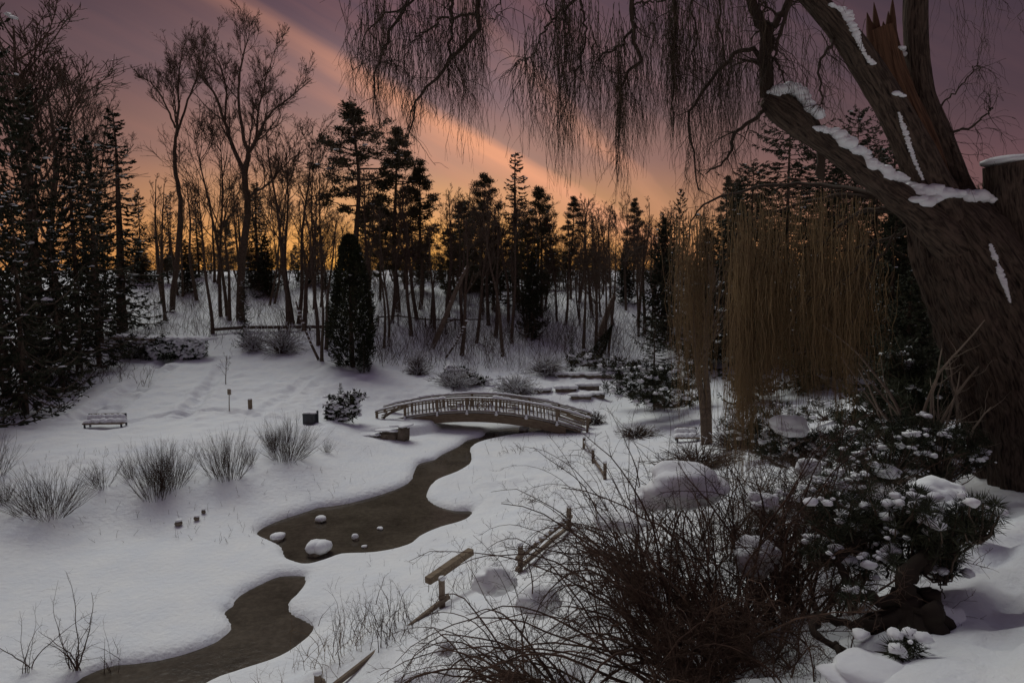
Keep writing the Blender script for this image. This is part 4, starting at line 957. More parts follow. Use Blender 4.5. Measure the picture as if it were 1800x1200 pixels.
# sapling on the meadow
e = empty('sapling', on(397, 36), 'tiny bare sapling alone in the middle of the meadow', 'tree'); g = G()
P = line((0,0,-.2), (.12, 0, 1.5), 8, .02, rng); Rr_ = np.linspace(.028, .01, 8); tubes(g, P[None], Rr_[None], 5); g.obj('trunk', M_twig, e); g = G()
P1, R1 = spawn(P[None], Rr_[None], 12, t=(.35, 1), ang=(30, 60), ln=(.25, .5), rmin=.008, up=.12, n=6); tubes(g, P1, R1, 3); P2, R2 = spawn(P1, R1, 4, rmin=.006, n=4); tubes(g, P2, R2, 3); g.obj('crown', M_twig, e)
# fan shaped shrubs along the left bank
fs = [('f2', 85, 18.2, 812, 'widest bare fan shaped shrub at the left of the bank', 1.0), ('f3', 180, 20.0, 800, 'sparse low shrub between two dense fan shrubs on the left bank', 1.3), ('f1', 275, 19.9, 768, 'dense tall fan shaped shrub in the middle of the left bank', .75), ('f2', 300, 20.4, 770, 'bushy shrub leaning against the right side of the tallest fan shrub', .7),
      ('f3', 230, 20.6, 790, 'thin shrub at the left side of the tallest fan shrub', .9), ('f1', 398, 21.3, 748, 'fan shaped shrub right of the three dark stones', .85), ('f3', 440, 22.4, 775, 'thin leaning shrub right of the fan shrub above the stones', 1.0), ('f2', 505, 23.6, 722, 'upright reddish fan shrub nearest the storage box', .8), ('f1', 480, 24.4, 745, 'half hidden shrub at the left of the reddish upright fan shrub', .8),
      ('f3', 575, 25.0, 768, 'smallest twiggy shrub at the right end of the left bank', 1.3), ('f3', -8, 20.5, 760, 'bare shrub cut by the left edge of the picture above the bank', 1.2), ('f3', 5, 18.4, 830, 'sparse shrub at the left edge beside the widest fan shrub', 1.2)]
for key, u, Y, vt, lab, wd in fs: tree(key, u, Y, vt, lab, 'shrub', None, wide=wd, name='fan_shrub', H0=1.0, lean=rng.uniform(-9, 12))

# ------------------------------------------------------------------ the old willow
def willow_bark(name, c1, c2, depth=.06, su=9, sv=1.6):
    m = bpy.data.materials.new(name); m.use_nodes = True; t = m.node_tree; b = t.nodes['Principled BSDF']; b.inputs['Roughness'].default_value = .92; b.inputs['Specular IOR Level'].default_value = .15
    tcn = t.nodes.new('ShaderNodeTexCoord'); mp_ = t.nodes.new('ShaderNodeMapping'); mp_.inputs['Scale'].default_value = (su, sv, 1); t.links.new(tcn.outputs['UV'], mp_.inputs[0])
    n1_ = t.nodes.new('ShaderNodeTexNoise'); n1_.inputs['Scale'].default_value = 2.2; n1_.inputs['Detail'].default_value = 8; n1_.inputs['Roughness'].default_value = .6; n1_.inputs['Distortion'].default_value = .75; t.links.new(mp_.outputs[0], n1_.inputs['Vector'])
    rp = t.nodes.new('ShaderNodeValToRGB'); rp.color_ramp.elements[0].position = .34; rp.color_ramp.elements[0].color = (*c1, 1); rp.color_ramp.elements[1].position = .60; rp.color_ramp.elements[1].color = (*c2, 1); t.links.new(n1_.outputs['Fac'], rp.inputs[0]); t.links.new(rp.outputs[0], b.inputs['Base Color'])
    bp = t.nodes.new('ShaderNodeBump'); bp.inputs['Strength'].default_value = .9; bp.inputs['Distance'].default_value = depth; t.links.new(n1_.outputs['Fac'], bp.inputs['Height']); t.links.new(bp.outputs[0], b.inputs['Normal'])
    return m
M_wbark = willow_bark('willow_bark', (.016, .011, .009), (.120, .087, .066), .05, 13, 2.1)
M_pbark = willow_bark('pine_bark', (.018, .013, .010), (.060, .044, .034), .03)
M_torn = willow_bark('torn_wood', (.05, .026, .016), (.16, .088, .052), .03, 14, 1.0)
BT = []
def bark_tube(g, pts, sides=80, rings=120, amp=.032, seed=0, absr=False, cap=True):
    """pts: (u, v, Y, radius px) along the limb; furrowed surface"""
    A = np.array([[*W(u, v, Y), r*Y/F*.985] for u, v, Y, r in pts]); S = spline(A, rings); P, Rd = S[:, :3], S[:, 3]
    T = nrm(np.gradient(P, axis=0)); Ls = np.r_[0, np.cumsum(np.linalg.norm(np.diff(P, axis=0), axis=1))]
    ref = np.array([0, 1., 0]); U = nrm(ref-(T@ref)[:, None]*T); V = np.cross(T, U)
    th = np.linspace(0, 2*math.pi, sides+1); c, s = np.cos(th), np.sin(th); arcl = th[None]*Rd.mean()
    X = arcl*7.5+.8*vn(arcl*3, Ls[:, None]*1.2, seed+7); Yl = Ls[:, None]*1.9*np.ones_like(X)
    n_ = 1-np.abs(vn(X, Yl, seed)*2)*1.6; n2 = 1-np.abs(vn(X*2.1, Yl*1.7, seed+3)*2)*1.4
    big = vn(arcl*1.1, Ls[:, None]*.8, seed+11)
    wv = np.minimum(1, 4*np.minimum(th, 2*math.pi-th))[None]
    rr = Rd[:, None]*(1+wv*.12*big)+wv*amp*(.75*n_+.4*n2-.5)*np.minimum(1, Rd[:, None]/.18)
    ring = P[:, None]+rr[..., None]*(c[None, :, None]*U[:, None]+s[None, :, None]*V[:, None])
    k = sides+1; vi = np.arange(rings*k).reshape(rings, k); Q = np.stack([vi[:-1, :-1], vi[:-1, 1:], vi[1:, 1:], vi[1:, :-1]], -1)
    uv = np.stack([arcl*np.ones_like(rr), Ls[:, None]*np.ones_like(rr)], -1)
    g.add(ring.reshape(-1, 3), Q.reshape(-1, 4), None, uv); BT.append((ring.reshape(-1, 3), Q.reshape(-1, 4)))
    if cap:
        cc = P[-1]; g.add(np.vstack([ring[-1, :-1], cc[None]]), None, [(i, (i+1) % sides, sides) for i in range(sides)], np.full((sides+1, 2), .3))
    return P, Rd
wb = on(1830, 9.2); willow = empty('weeping_willow', wb, 'huge old weeping willow with furrowed bark leaning in from the right edge', 'tree')
wg = lambda g, name, m=M_wbark: g.obj(name, m, willow, True, True)
def wobj(g, name, m, kind=None, uvs=False, smooth=True):
    g.v = [v-wb for v in g.v]; o = g.obj(name, m, willow, smooth, uvs)
    if kind: tag(o, kind=kind)
    return o
g = G(); bark_tube(g, [(1885,1010,9.3,150),(1850,880,9.3,100),(1836,780,9.3,90),(1818,690,9.3,86),(1790,600,9.3,84),(1752,520,9.3,88),(1715,450,9.3,82),(1680,395,9.3,66),(1655,350,9.3,40)], 170, 300, .065, 1); wobj(g, 'trunk', M_wbark, uvs=True)
g = G(); bark_tube(g, [(1790,960,9.9,62),(1765,850,9.9,46),(1738,740,9.9,42),(1715,660,9.9,44),(1695,580,9.8,46),(1672,500,9.6,48),(1655,430,9.5,50),(1640,370,9.4,44)], 110, 220, .055, 2); wobj(g, 'trunk', M_wbark, uvs=True)
g = G(); PS, RS = bark_tube(g, [(1870,640,9.1,70),(1832,520,9.1,62),(1802,420,9.1,56),(1788,350,9.1,50),(1782,286,9.1,46)], 90, 120, .035, 3); wobj(g, 'sawn_limb', M_wbark, uvs=True)
g = G(); blobs(g, [PS[-1]+(0, 0, .015)], [(RS[-1]*1.1, RS[-1]*1.1, .075)], sub=3, jit=.03); wobj(g, 'limb_snow', M_snowc)
g = G(); PL, RL = bark_tube(g, [(1735,480,9.2,50),(1675,425,9.1,38),(1617,376,9.0,28),(1567,338,8.9,23),(1500,288,8.7,20),(1440,247,8.5,18),(1412,222,8.45,23),(1385,200,8.4,27),(1362,182,8.4,22),(1345,172,8.4,15)], 80, 180, .022, 4); wobj(g, 'limb', M_wbark, uvs=True)
g = G(); PC, RC = bark_tube(g, [(1720,480,9.3,40),(1665,400,9.2,42),(1635,330,9.1,36),(1605,260,9.0,30),(1568,190,8.9,26),(1520,112,8.7,23),(1482,58,8.5,20),(1432,2,8.4,17),(1370,-60,8.2,16),(1250,-170,8.0,15),(1060,-270,7.8,13),(880,-330,7.6,10),(700,-330,7.6,6)], 72, 260, .018, 5); wobj(g, 'limb', M_wbark, uvs=True)
g = G(); PD, RD = bark_tube(g, [(1745,470,9.4,44),(1700,390,9.5,38),(1668,310,9.5,28),(1645,240,9.5,25),(1622,170,9.5,20),(1612,90,9.5,18),(1610,0,9.5,18),(1620,-120,9.4,16),(1650,-260,9.4,13),(1720,-420,9.3,8)], 72, 200, .018, 6); wobj(g, 'limb', M_wbark, uvs=True)
g = G(); bark_tube(g, [(1640,320,9.3,30),(1610,240,9.35,27),(1582,170,9.4,24),(1562,110,9.4,23),(1550,50,9.4,22)], 60, 110, .025, 7, cap=True); wobj(g, 'broken_limb', M_torn, uvs=True)
# torn splinters at the top of the broken limb
for (du, v1, r0_) in ((-20, 22, 9), (-9, 4, 8), (6, 38, 9), (21, -4, 9), (14, 20, 8), (-14, 36, 9), (0, 45, 10), (18, 30, 8)):
    g = G(); a = W(1551+du*.8, 75, 9.4); b = W(1546+du*1.1, v1, 9.4); tubes(g, [np.linspace(a, b, 5)], [np.array((1, .9, .7, .4, .05))*r0_*9.3/F], 5); wobj(g, 'splinter', M_torn)
from mathutils.bvhtree import BVHTree
_v = np.concatenate([b[0] for b in BT]); _o = np.cumsum([0]+[len(b[0]) for b in BT[:-1]]); _q = np.concatenate([b[1]+o for b, o in zip(BT, _o)])
BVH = BVHTree.FromPolygons(_v.tolist(), _q.tolist())
def surf(u, v, Y):
    d = Vector(W(u, v, Y))-Vector((0, 0, H)); h = BVH.ray_cast(Vector((0, 0, H)), d.normalized())
    return np.array(h[0])+np.array(h[1])*.012 if h[0] is not None and abs(h[0].y-Y) < 2 else None
def limb_snow(pts, seed, n=None, flat=.55):
    """continuous lumpy ridge of snow; pts: (u, v, Y, half width px)"""
    A = np.array([[*W(u, v, Y), h*Y/F] for u, v, Y, h in pts]); n = n or 26; S = spline(A, n); g = G(); r = np.random.default_rng(seed)
    uvY = spline([(u, v, Y) for u, v, Y, h in pts], n); c = S[:, :3].copy(); last = None
    for i, (u, v, Y) in enumerate(uvY):
        s_ = surf(u, v, Y)
        if s_ is None: s_ = surf(u+4, v+7, Y)
        if s_ is not None: last = s_[1]
        if last is not None: c[i] = W(u, v, last)
    h = S[:, 3]*r.uniform(.65, 1.2, n); c[:, 2] += r.normal(size=n)*h*.14; c[:, 0] += r.normal(size=n)*h*.14; blobs(g, c, np.c_[h*1.2, h*1.0, h*flat*r.uniform(.8, 1.3, n)], r, 2, .17); wobj(g, 'limb_snow', M_snowc, 'stuff')
limb_snow([(1362,158,8.4,8),(1380,157,8.4,12),(1400,155,8.4,13),(1412,170,8.4,13),(1425,190,8.45,11),(1442,202,8.5,8)], 1, 26)
limb_snow([(1432,224,8.6,5),(1455,230,8.6,9),(1475,238,8.65,13),(1500,262,8.7,12),(1515,268,8.7,10),(1535,288,8.75,11),(1560,303,8.85,13),(1590,320,8.9,12),(1615,333,8.9,15),(1650,338,8.9,13)], 2, 60)
limb_snow([(1650,340,8.8,12),(1690,342,8.75,14),(1720,346,8.75,15),(1742,352,8.75,8)], 3, 26)
limb_snow([(1345,160,8.4,5),(1370,165,8.4,7)], 10, 6)
limb_snow([(1610,350,8.72,10),(1635,352,8.7,13),(1655,348,8.72,10)], 4, 6)
limb_snow([(1460,8,8.35,4),(1482,22,8.4,8),(1500,50,8.4,7),(1512,78,8.45,4),(1522,98,8.5,3),(1535,112,8.6,5)], 5, 60)
limb_snow([(1580,198,8.95,2),(1592,235,9.0,4),(1607,280,9.0,3),(1622,315,9.05,2.5)], 6, 60)
limb_snow([(1741,430,8.75,2.5),(1748,450,8.7,4),(1754,462,8.7,1.5),(1758,478,8.65,5),(1768,505,8.62,4),(1776,532,8.62,1.5)], 7, 80)
limb_snow([(1583,82,9.2,9),(1592,96,9.2,6)], 8, 4)
limb_snow([(1575,165,8.95,6),(1586,168,8.95,6)], 9, 3)
for q in ((1345,300), (1443,300)): pass
g = G(); P_ = [W(1442, 255, 8.6), W(1443, 285, 8.6), W(1441, 305, 8.6), W(1448, 318, 8.6)]; tubes(g, [P_], [[.05, .045, .06, .015]], 7); wobj(g, 'branch', M_wbark)
# branches of the willow, each traced as a path through space: (u, v, distance)
def nearC(u): 
    k = np.argmin(np.abs(((PC[:, 0]/(PC[:, 1]*math.cos(PITCH)-math.sin(PITCH)*(PC[:, 2]-H)))*F+900)-u)+1e3*(np.arange(len(PC)) < 120)); return PC[k]
br = []   # (points Nx3, r0, r1)
def B_(pts, r0, r1, start=None): br.append((([start] if start is not None else [])+[W(*q) for q in pts], r0, r1))
B_([(1348,168,8.4),(1345,120,8.35),(1350,66,8.3),(1326,22,8.3),(1300,-40,8.2),(1260,-140,8.1)], .085, .045)
B_([(1347,66,8.3),(1365,35,8.3),(1398,-12,8.2),(1430,-80,8.2)], .05, .03)
B_([(1338,112,8.35),(1330,90,8.3),(1300,92,8.2),(1270,115,8.1),(1240,150,8.0),(1220,188,7.9),(1212,215,7.9),(1222,280,7.85),(1228,335,7.8)], .032, .008)
B_([(1348,190,8.4),(1312,222,8.3),(1290,240,8.3),(1285,268,8.2),(1262,292,8.2),(1240,306,8.2)], .028, .008)
B_([(1398,-20,8.2),(1368,70,8.2),(1366,105,8.2),(1380,146,8.2)], .028, .008)
B_([(1470,60,8.5),(1456,88,8.2),(1438,125,8.1),(1445,170,8.0),(1440,190,8.0)], .022, .006)
B_([(1300,-30,8.2),(1325,22,8.2),(1338,70,8.1),(1335,110,8.1),(1330,150,8.0)], .02, .006)
B_([(1650,235,9.4),(1700,225,9.3),(1740,195,9.2),(1742,190,9.2)], .02, .006)
B_([(1650,260,9.4),(1672,250,9.3),(1680,290,9.2),(1684,325,9.2)], .018, .008)
B_([(1640,200,9.4),(1690,150,9.4),(1720,110,9.3)], .014, .005)
for pts, r0, r1, uc in (([(850,-80,7.6),(840,5,7.6),(843,50,7.5),(812,82,7.5),(775,128,7.5),(740,165,7.5),(725,200,7.5),(716,245,7.5)], .034, .007, 900),
    ([(792,-80,7.6),(794,10,7.6),(790,90,7.6),(788,155,7.6)], .028, .008, 840), ([(745,-60,7.7),(715,5,7.7),(688,48,7.7),(672,95,7.7),(660,140,7.7),(655,210,7.7)], .026, .006, 800),
    ([(770,-70,7.8),(730,-5,7.8),(690,22,7.8),(655,45,7.8),(635,80,7.8)], .02, .005, 800), ([(840,20,7.6),(805,30,7.6),(770,40,7.6),(740,62,7.6),(725,75,7.6)], .018, .006, None),
    ([(1112,-80,7.9),(1112,0,7.9),(1113,50,7.9),(1124,108,7.8),(1100,135,7.8),(1090,175,7.8),(1087,250,7.8)], .036, .008, 1120), ([(1113,50,7.9),(1090,82,7.9),(1060,95,7.9),(1045,112,7.9)], .018, .005, None),
    ([(1035,-70,7.8),(1005,5,7.8),(975,30,7.8),(952,62,7.8),(940,95,7.8)], .024, .006, 1050), ([(940,98,7.8),(920,104,7.8),(906,110,7.8)], .008, .004, None), ([(1020,0,7.9),(1030,60,7.9),(1010,130,7.9),(990,200,7.9)], .014, .005, None),
    ([(1195,-80,8),(1187,0,8),(1185,80,8),(1183,160,8),(1184,230,8)], .032, .006, 1200), ([(1110,10,7.9),(1150,2,7.9),(1180,-2,7.9)], .012, .008, None), ([(700,130,7.6),(690,108,7.6),(670,112,7.6)], .008, .004, None),
    ([(1225,-90,8.1),(1215,-10,8.1),(1222,60,8.1),(1218,140,8.1)], .022, .006, 1230), ([(1275,-90,8.1),(1262,0,8.1),(1270,90,8.1),(1262,170,8.1)], .02, .006, 1280),
    ([(620,-60,7.8),(660,-30,7.8),(720,-60,7.8)], .012, .012, None), ([(980,-60,7.8),(960,10,7.8),(985,60,7.8)], .014, .005, 1000), ([(900,-80,7.7),(880,-10,7.7),(868,40,7.7)], .012, .004, 930)):
    B_(pts, r0, r1, nearC(uc) if uc else None)
# drooping limbs that carry the long curtain behind the trunk
curt = [([(1650,400,9.5),(1600,372,10),(1545,366,10.4),(1490,385,10.8),(1450,430,11),(1420,500,11)], .05, .010), ([(1640,380,9.5),(1560,345,10.5),(1480,345,11.5),(1400,362,12.2),(1330,385,12.6),(1290,420,12.8)], .06, .012),
    ([(1560,345,10.5),(1440,325,12),(1330,330,13),(1240,360,13.6),(1205,410,13.8)], .045, .012), ([(1600,400,10),(1560,420,10.4),(1520,430,10.8),(1480,442,11),(1440,425,11.2),(1395,450,11.4)], .03, .008),
    ([(1575,410,10),(1550,450,10.2),(1525,490,10.3),(1505,560,10.4)], .022, .007), ([(1540,425,10.2),(1500,480,10.4),(1450,510,10.6),(1410,540,10.8)], .018, .006), ([(1380,400,12),(1360,450,11.8),(1335,500,11.6),(1325,560,11.6)], .02, .007)]
for pts, r0, r1 in curt: B_(pts, r0, r1)
rw = np.random.default_rng(101)
Pb = []; Rb = []
for pts, r0, r1 in br:
    q = spline(pts, 22); q[1:-1] += rw.normal(size=q[1:-1].shape)*.014; Pb.append(q); Rb.append(np.linspace(r0, r1, 22))
    g = G(); tubes(g, q[None], Rb[-1][None], 7)
    o = wobj(g, 'branch', M_wbark)
Pb, Rb = np.array(Pb), np.array(Rb); upper, lower = Pb[:-len(curt)], Pb[-len(curt):]; uR, lR = Rb[:-len(curt)], Rb[-len(curt):]
g = G(); T1, TR = spawn(upper, np.maximum(uR*.6, .008), 11, t=(.15, 1), ang=(30, 75), ln=(.25, .75), lt=.3, rr=.6, rmin=.004, up=-.10, wig=.22, n=9, r=rw, absl=1.0); tubes(g, T1, TR, 4)
T2, TR2 = spawn(T1, TR, 5, t=(.1, 1), ang=(30, 70), ln=(.15, .5), lt=.3, rr=.6, rmin=.0028, up=-.22, wig=.2, n=8, r=rw, absl=1.0); tubes(g, T2, TR2, 3)
T1b, TRb = spawn(lower, np.maximum(lR*.6, .006), 12, t=(.1, 1), ang=(25, 70), ln=(.3, 1.1), lt=.3, rr=.5, rmin=.005, up=-.06, wig=.2, n=9, r=rw, absl=1.0); tubes(g, T1b, TRb, 4); wobj(g, 'twigs', M_wbark, 'stuff')
def strands(spec, seed, rad=.0034, tw=3, wob=.012, twl=(.08, .28), cf=1.0):
    r = np.random.default_rng(seed); P = []
    for (uc, su, v0, v0b, vb, n_, Y, dY) in spec:
        n_ = int(n_*cf); n = 14; su = su*1.35; ub = uc+r.normal(size=n_)*su; ut = ub+r.normal(size=n_)*su*.5; a = r.uniform(v0, v0b, n_); b = vb-np.abs(r.normal(size=n_))*(vb-v0b)*.33
        b = np.maximum(b, a+40); YY_ = Y+r.normal(size=n_)*dY; t = np.linspace(0, 1, n)
        drift = (r.normal(size=n_)*.25)[:, None]*np.sin(t*3)[None]*12
        u = ut[:, None]+(ub-ut)[:, None]*t[None]**.6+drift; v = a[:, None]+(b-a)[:, None]*t[None]
        A = (u-900)/F; Bq = (600-v)/F; cp, sp = math.cos(PITCH), math.sin(PITCH); dy = cp+Bq*sp; dz = -sp+Bq*cp; Yv = YY_[:, None]
        q = np.stack([A*Yv/dy, Yv*np.ones_like(u), H+dz*Yv/dy], -1); w_ = np.cumsum(r.normal(size=(n_, n, 2)), 1)*wob; w_ -= w_[:, :1]; q[..., 0] += w_[..., 0]; q[..., 1] += w_[..., 1]; P.append(q)
    P = np.concatenate(P); Rd = rad*np.linspace(1.15, .45, P.shape[1])[None]*r.uniform(.7, 1.3, (len(P), 1)); g = G(); tubes(g, P, Rd, 3)
    Q, RQ = spawn(P, Rd, tw, t=(.1, .95), ang=(14, 34), ln=twl, lt=.3, rr=.8, rmin=rad*.45, up=-.05, wig=.06, n=4, r=r, absl=1.0); tubes(g, Q, RQ, 3); return g
US = [(655,13,-40,60,275,60,7.7,.2),(640,8,20,90,180,20,7.7,.2),(690,20,-60,80,215,60,7.6,.3),(722,9,0,150,262,50,7.5,.15),(762,11,-60,60,245,55,7.6,.3),(790,7,-60,100,215,55,7.6,.1),(828,9,-60,40,300,80,7.6,.15),(845,7,-60,40,215,25,7.6,.1),(868,10,-60,20,90,12,7.7,.1),
      (928,6,40,130,280,24,7.8,.1),(955,14,0,110,262,42,7.8,.3),(985,7,-60,60,350,80,7.8,.15),(1004,9,-60,60,335,60,7.8,.2),(1020,9,-60,60,265,40,7.8,.2),(1045,6,-20,80,325,34,7.9,.15),(1072,11,0,120,265,50,7.9,.2),(1087,5,40,160,385,52,7.8,.1),(1110,11,0,120,318,66,7.9,.2),(1130,8,0,140,285,40,7.9,.2),
      (1162,12,-60,40,245,40,8,.2),(1184,6,-60,80,265,120,8,.12),(1215,12,-60,80,350,60,8,.3),(1240,15,-60,120,300,60,8.1,.3),(1272,11,-60,100,350,80,8.1,.3),(1300,18,-60,130,320,70,8.2,.3),(1340,22,-60,110,240,60,8.3,.3),(1385,28,-40,130,260,40,8.4,.4),(1440,24,0,110,200,26,8.5,.3),
      (1672,20,-80,20,150,9,9.3,.3),(1716,14,-80,40,175,14,9.2,.3),(1765,18,-80,0,80,9,9.2,.3),(1430,30,120,170,260,22,8.3,.3),(1225,8,180,280,380,24,7.9,.15)]
wobj(strands(US, 102, .0028, 5, .020, (.08, .34), .72), 'hanging_twigs', M_wtwig, 'stuff')
LS = []
for uc in range(1292, 1545, 10): LS.append((uc+rw.uniform(-4, 4), 9, 330, 520, (850 if uc < 1330 else 780 if uc < 1420 else 725 if uc < 1500 else 690)+rw.uniform(-100, 50), (42 if uc < 1500 else 34)*rw.uniform(.2, 1.7), 11.6+(uc-1400)*-.005, .7))
for uc in (1195, 1212, 1226, 1238): LS.append((uc, 7, 360, 470, 730+rw.uniform(-50, 50), 40, 13.4, .3))
for uc in (1305, 1315, 1296): LS.append((uc, 5, 400, 560, 860, 40, 11.2, .3))
wobj(strands(LS, 103, .0048, 4, .022, (.12, .45)), 'hanging_curtain', M_wstrand, 'stuff')

# unseen willow crown over the viewer, added and thickened to shade the right foreground
ro = np.random.default_rng(109); ov = []
for tgt in ((6,3,16),(9,6,18),(12,9,19),(9,15,20),(12,3,17),(7,-2,16),(7.5,9,17),(10,11,18),(13,14,20),(9,18,20),(8,1,15)):
    a = PD[180] if tgt[0] > 4 else PC[200]; ov.append(spline([PD[180] if tgt[0] > 4 else PC[200], (a+np.array(tgt))/2+(0, 0, .6), tgt], 20))
ov = np.array(ov); g = G(); oR = np.linspace(.10, .03, 20)[None]*np.ones((len(ov), 1)); tubes(g, ov, oR, 8); wobj(g, 'branch', M_wbark, 'stuff')
g = G(); o1, r1_ = spawn(ov, oR, 18, t=(.2, 1), ang=(30, 80), ln=(1.2, 3.0), lt=.2, rr=.4, rmin=.012, up=-.02, wig=.15, n=10, r=ro, absl=1.0); tubes(g, o1, r1_, 4)
o2, r2_ = spawn(o1, r1_, 16, t=(.1, 1), ang=(30, 90), ln=(.8, 2.4), lt=.2, rr=.5, rmin=.013, up=-.35, wig=.1, n=8, r=ro, absl=1.0); tubes(g, o2, r2_, 3)
lim = H+.42*np.maximum(o2[..., 1], .5)+.3
keep = (o2[..., 2] > lim).all(1); g = G(); tubes(g, o1[(o1[..., 2] > H+.42*np.maximum(o1[..., 1], .5)+.2).all(1)], r1_[(o1[..., 2] > H+.42*np.maximum(o1[..., 1], .5)+.2).all(1)], 4); tubes(g, o2[keep], r2_[keep], 3); wobj(g, 'unseen_shade_twigs', M_wtwig, 'stuff')
# ------------------------------------------------------------------ two slim trunks right of the bridge
for lab, pts in (('left one of two slim trunks under the willow curtain', [(1240,None),(1236,720),(1228,660),(1222,600),(1210,520)]), ('right one of two slim trunks under the willow curtain', [(1246,None),(1244,700),(1240,640),(1244,560),(1256,470)])):
    Y = 25.2; p = on(pts[0][0], Y); P = spline([on(pts[0][0], Y, -.2)]+[W(u, v, Y) for u, v in pts[1:]], 18)-p; e = empty('slim_tree', p, lab, 'tree'); Rd = np.linspace(.15, .07, 18)
    g = G(); tubes(g, P[None], Rd[None], 9); g.obj('trunk', M_bark, e); g = G(); a, b = spawn(P[None], Rd[None], 14, t=(.5, 1), ang=(25, 55), ln=(.25, .5), rmin=.012, n=8, up=.1); tubes(g, a, b, 4); c_, d_ = spawn(a, b, 6, rmin=.008, n=6); tubes(g, c_, d_, 3); g.obj('crown', M_twig, e)

# ------------------------------------------------------------------ foreground thicket
def cane_shrub(name, label, u, Y, n, aim, spread, length, curve, seed, rad=.007, twigs=9, tl=(.10, .34), m=None, up0=(.9, 1.5), cat='shrub', z=0, sub2=4, width=.12):
    """canes that rise and arch over towards aim (x, y)"""
    r = np.random.default_rng(seed); p = on(u, Y, z); e = empty(name, p, label, cat); m_ = 14
    az = math.atan2(aim[1], aim[0])+r.normal(size=n)*spread; elv = r.uniform(*up0, n); d = np.c_[np.cos(elv)*np.cos(az), np.cos(elv)*np.sin(az), np.sin(elv)]
    L_ = length*r.uniform(.45, 1.1, n); P = np.zeros((n, m_, 3)); P[:, 0] = np.c_[r.normal(size=(n, 2))*width, np.full(n, -.08)]; cv = curve*r.uniform(.3, 1.5, n)[:, None]
    for j in range(1, m_): d = nrm(d+r.normal(size=(n, 3))*.115+np.array((0, 0, -1.))*cv*j/m_); P[:, j] = P[:, j-1]+d*(L_/(m_-1))[:, None]
    Rd = rad*np.linspace(1.4, .3, m_)[None]*r.uniform(.6, 1.35, (n, 1)); 
    if n < 13:
        for i in range(n): g = G(); tubes(g, P[i][None], Rd[i][None], 5); g.obj('stem', m or M_dark, e)
    else: g = G(); tubes(g, P, Rd, 5); tag(g.obj('canes', m or M_dark, e), kind='stuff')
    g = G(); Q, RQ = spawn(P, Rd, twigs, t=(.12, .98), ang=(32, 80), ln=tl, lt=.35, rr=.5, rmin=.0021, up=.03, wig=.2, n=7, r=r, absl=1.0); tubes(g, Q, RQ, 3)
    if sub2: Q2, R2_ = spawn(Q, RQ, sub2, t=(.1, .95), ang=(35, 75), ln=(.02, .11), lt=.2, rr=.7, rmin=.0015, up=0, wig=.1, n=3, r=r, absl=1.0); tubes(g, Q2, R2_, 3)
    tag(g.obj('twigs', m or M_dark, e), kind='stuff'); return e
cane_shrub('arching_shrub', 'dark arching thorny shrub whose canes sweep left over the snow at the bottom', 1235, 4.5, 34, (-1, .12), .35, 2.5, .40, 111, .0085, 20, up0=(.45, 1.1))
cane_shrub('arching_shrub', 'low shrub of bowed canes along the bottom edge left of the thicket', 1040, 5.1, 36, (-1, .0), .5, 1.9, .45, 112, .008, 20, up0=(.25, .9))
cane_shrub('arching_shrub', 'bowed shrub reaching furthest left over the split rail fence', 930, 6.6, 26, (-1, .1), .4, 2.1, .42, 110, .0075, 20, up0=(.4, 1.1))
cane_shrub('thicket_shrub', 'dark shrub between the biggest snow pillow and the round snow lump', 1240, 5.6, 44, (-.2, .5), 1.4, 1.5, .28, 109, .007, 24, up0=(.7, 1.5), width=.3)
cane_shrub('thicket_shrub', 'tall tangled bare shrub in the middle of the foreground thicket', 1290, 4.7, 60, (-.5, .6), .9, 2.0, .26, 113, .0075, 26, up0=(.8, 1.5), width=.2)
cane_shrub('thicket_shrub', 'dense bare shrub right of the middle of the foreground thicket', 1400, 5.0, 56, (.1, .6), 1.1, 1.75, .24, 114, .0075, 26, up0=(.9, 1.5), width=.2)
cane_shrub('thicket_shrub', 'thin upright shrub with long whips rising over the path fence', 1130, 6.4, 30, (-.5, .2), 1.1, 2.1, .18, 115, .007, 11, up0=(.8, 1.45), width=.25)
cane_shrub('thicket_shrub', 'brown twiggy shrub behind the big snow pillow', 1330, 7.6, 60, (0, 1), 2.0, 1.7, .18, 116, .006, 20, m=M_twig, up0=(.9, 1.5), width=.4)
cane_shrub('thicket_shrub', 'brown tangled shrub under the right part of the willow curtain', 1450, 7.0, 54, (0, 1), 2.0, 1.4, .2, 117, .006, 20, m=M_twig, up0=(.9, 1.5), width=.4)
cane_shrub('arching_shrub', 'bowed bare shrub hiding the fence left of the biggest snow pillow', 1120, 8.0, 44, (-1, .1), .7, 2.3, .34, 134, .0075, 20, up0=(.5, 1.35), width=.3)
cane_shrub('thicket_shrub', 'airy shrub with whips crossing the far snow right of the bridge', 1180, 9.5, 34, (-.3, .2), 1.6, 2.6, .16, 118, .008, 10, m=M_dark, up0=(.8, 1.5), width=.5)
cane_shrub('thicket_shrub', 'black dense undergrowth at the very bottom of the thicket', 1310, 4.2, 90, (0, 0.4), 3.0, 1.1, .35, 119, .006, 26, up0=(.3, 1.3), width=.35)
cane_shrub('dogwood_whips', 'reddish upright whips standing in the snow above the loose rail', 690, 10.8, 46, (0, 1), 3, 1.0, .05, 120, .005, 5, m=M_red, up0=(1.1, 1.55), width=.4, sub2=2)
cane_shrub('dogwood_whips', 'thin straw brown stems on the bank beside the lower pool', 600, 10.9, 44, (0, 1), 3, .85, .05, 121, .004, 4, m=M_grass, up0=(1.1, 1.55), width=.4, sub2=0)
cane_shrub('dogwood_whips', 'sparse reddish whips at the bank edge right of the lower pool', 640, 11.8, 36, (0, 1), 3, .9, .08, 122, .004, 4, m=M_red, up0=(1.0, 1.5), width=.45, sub2=0)
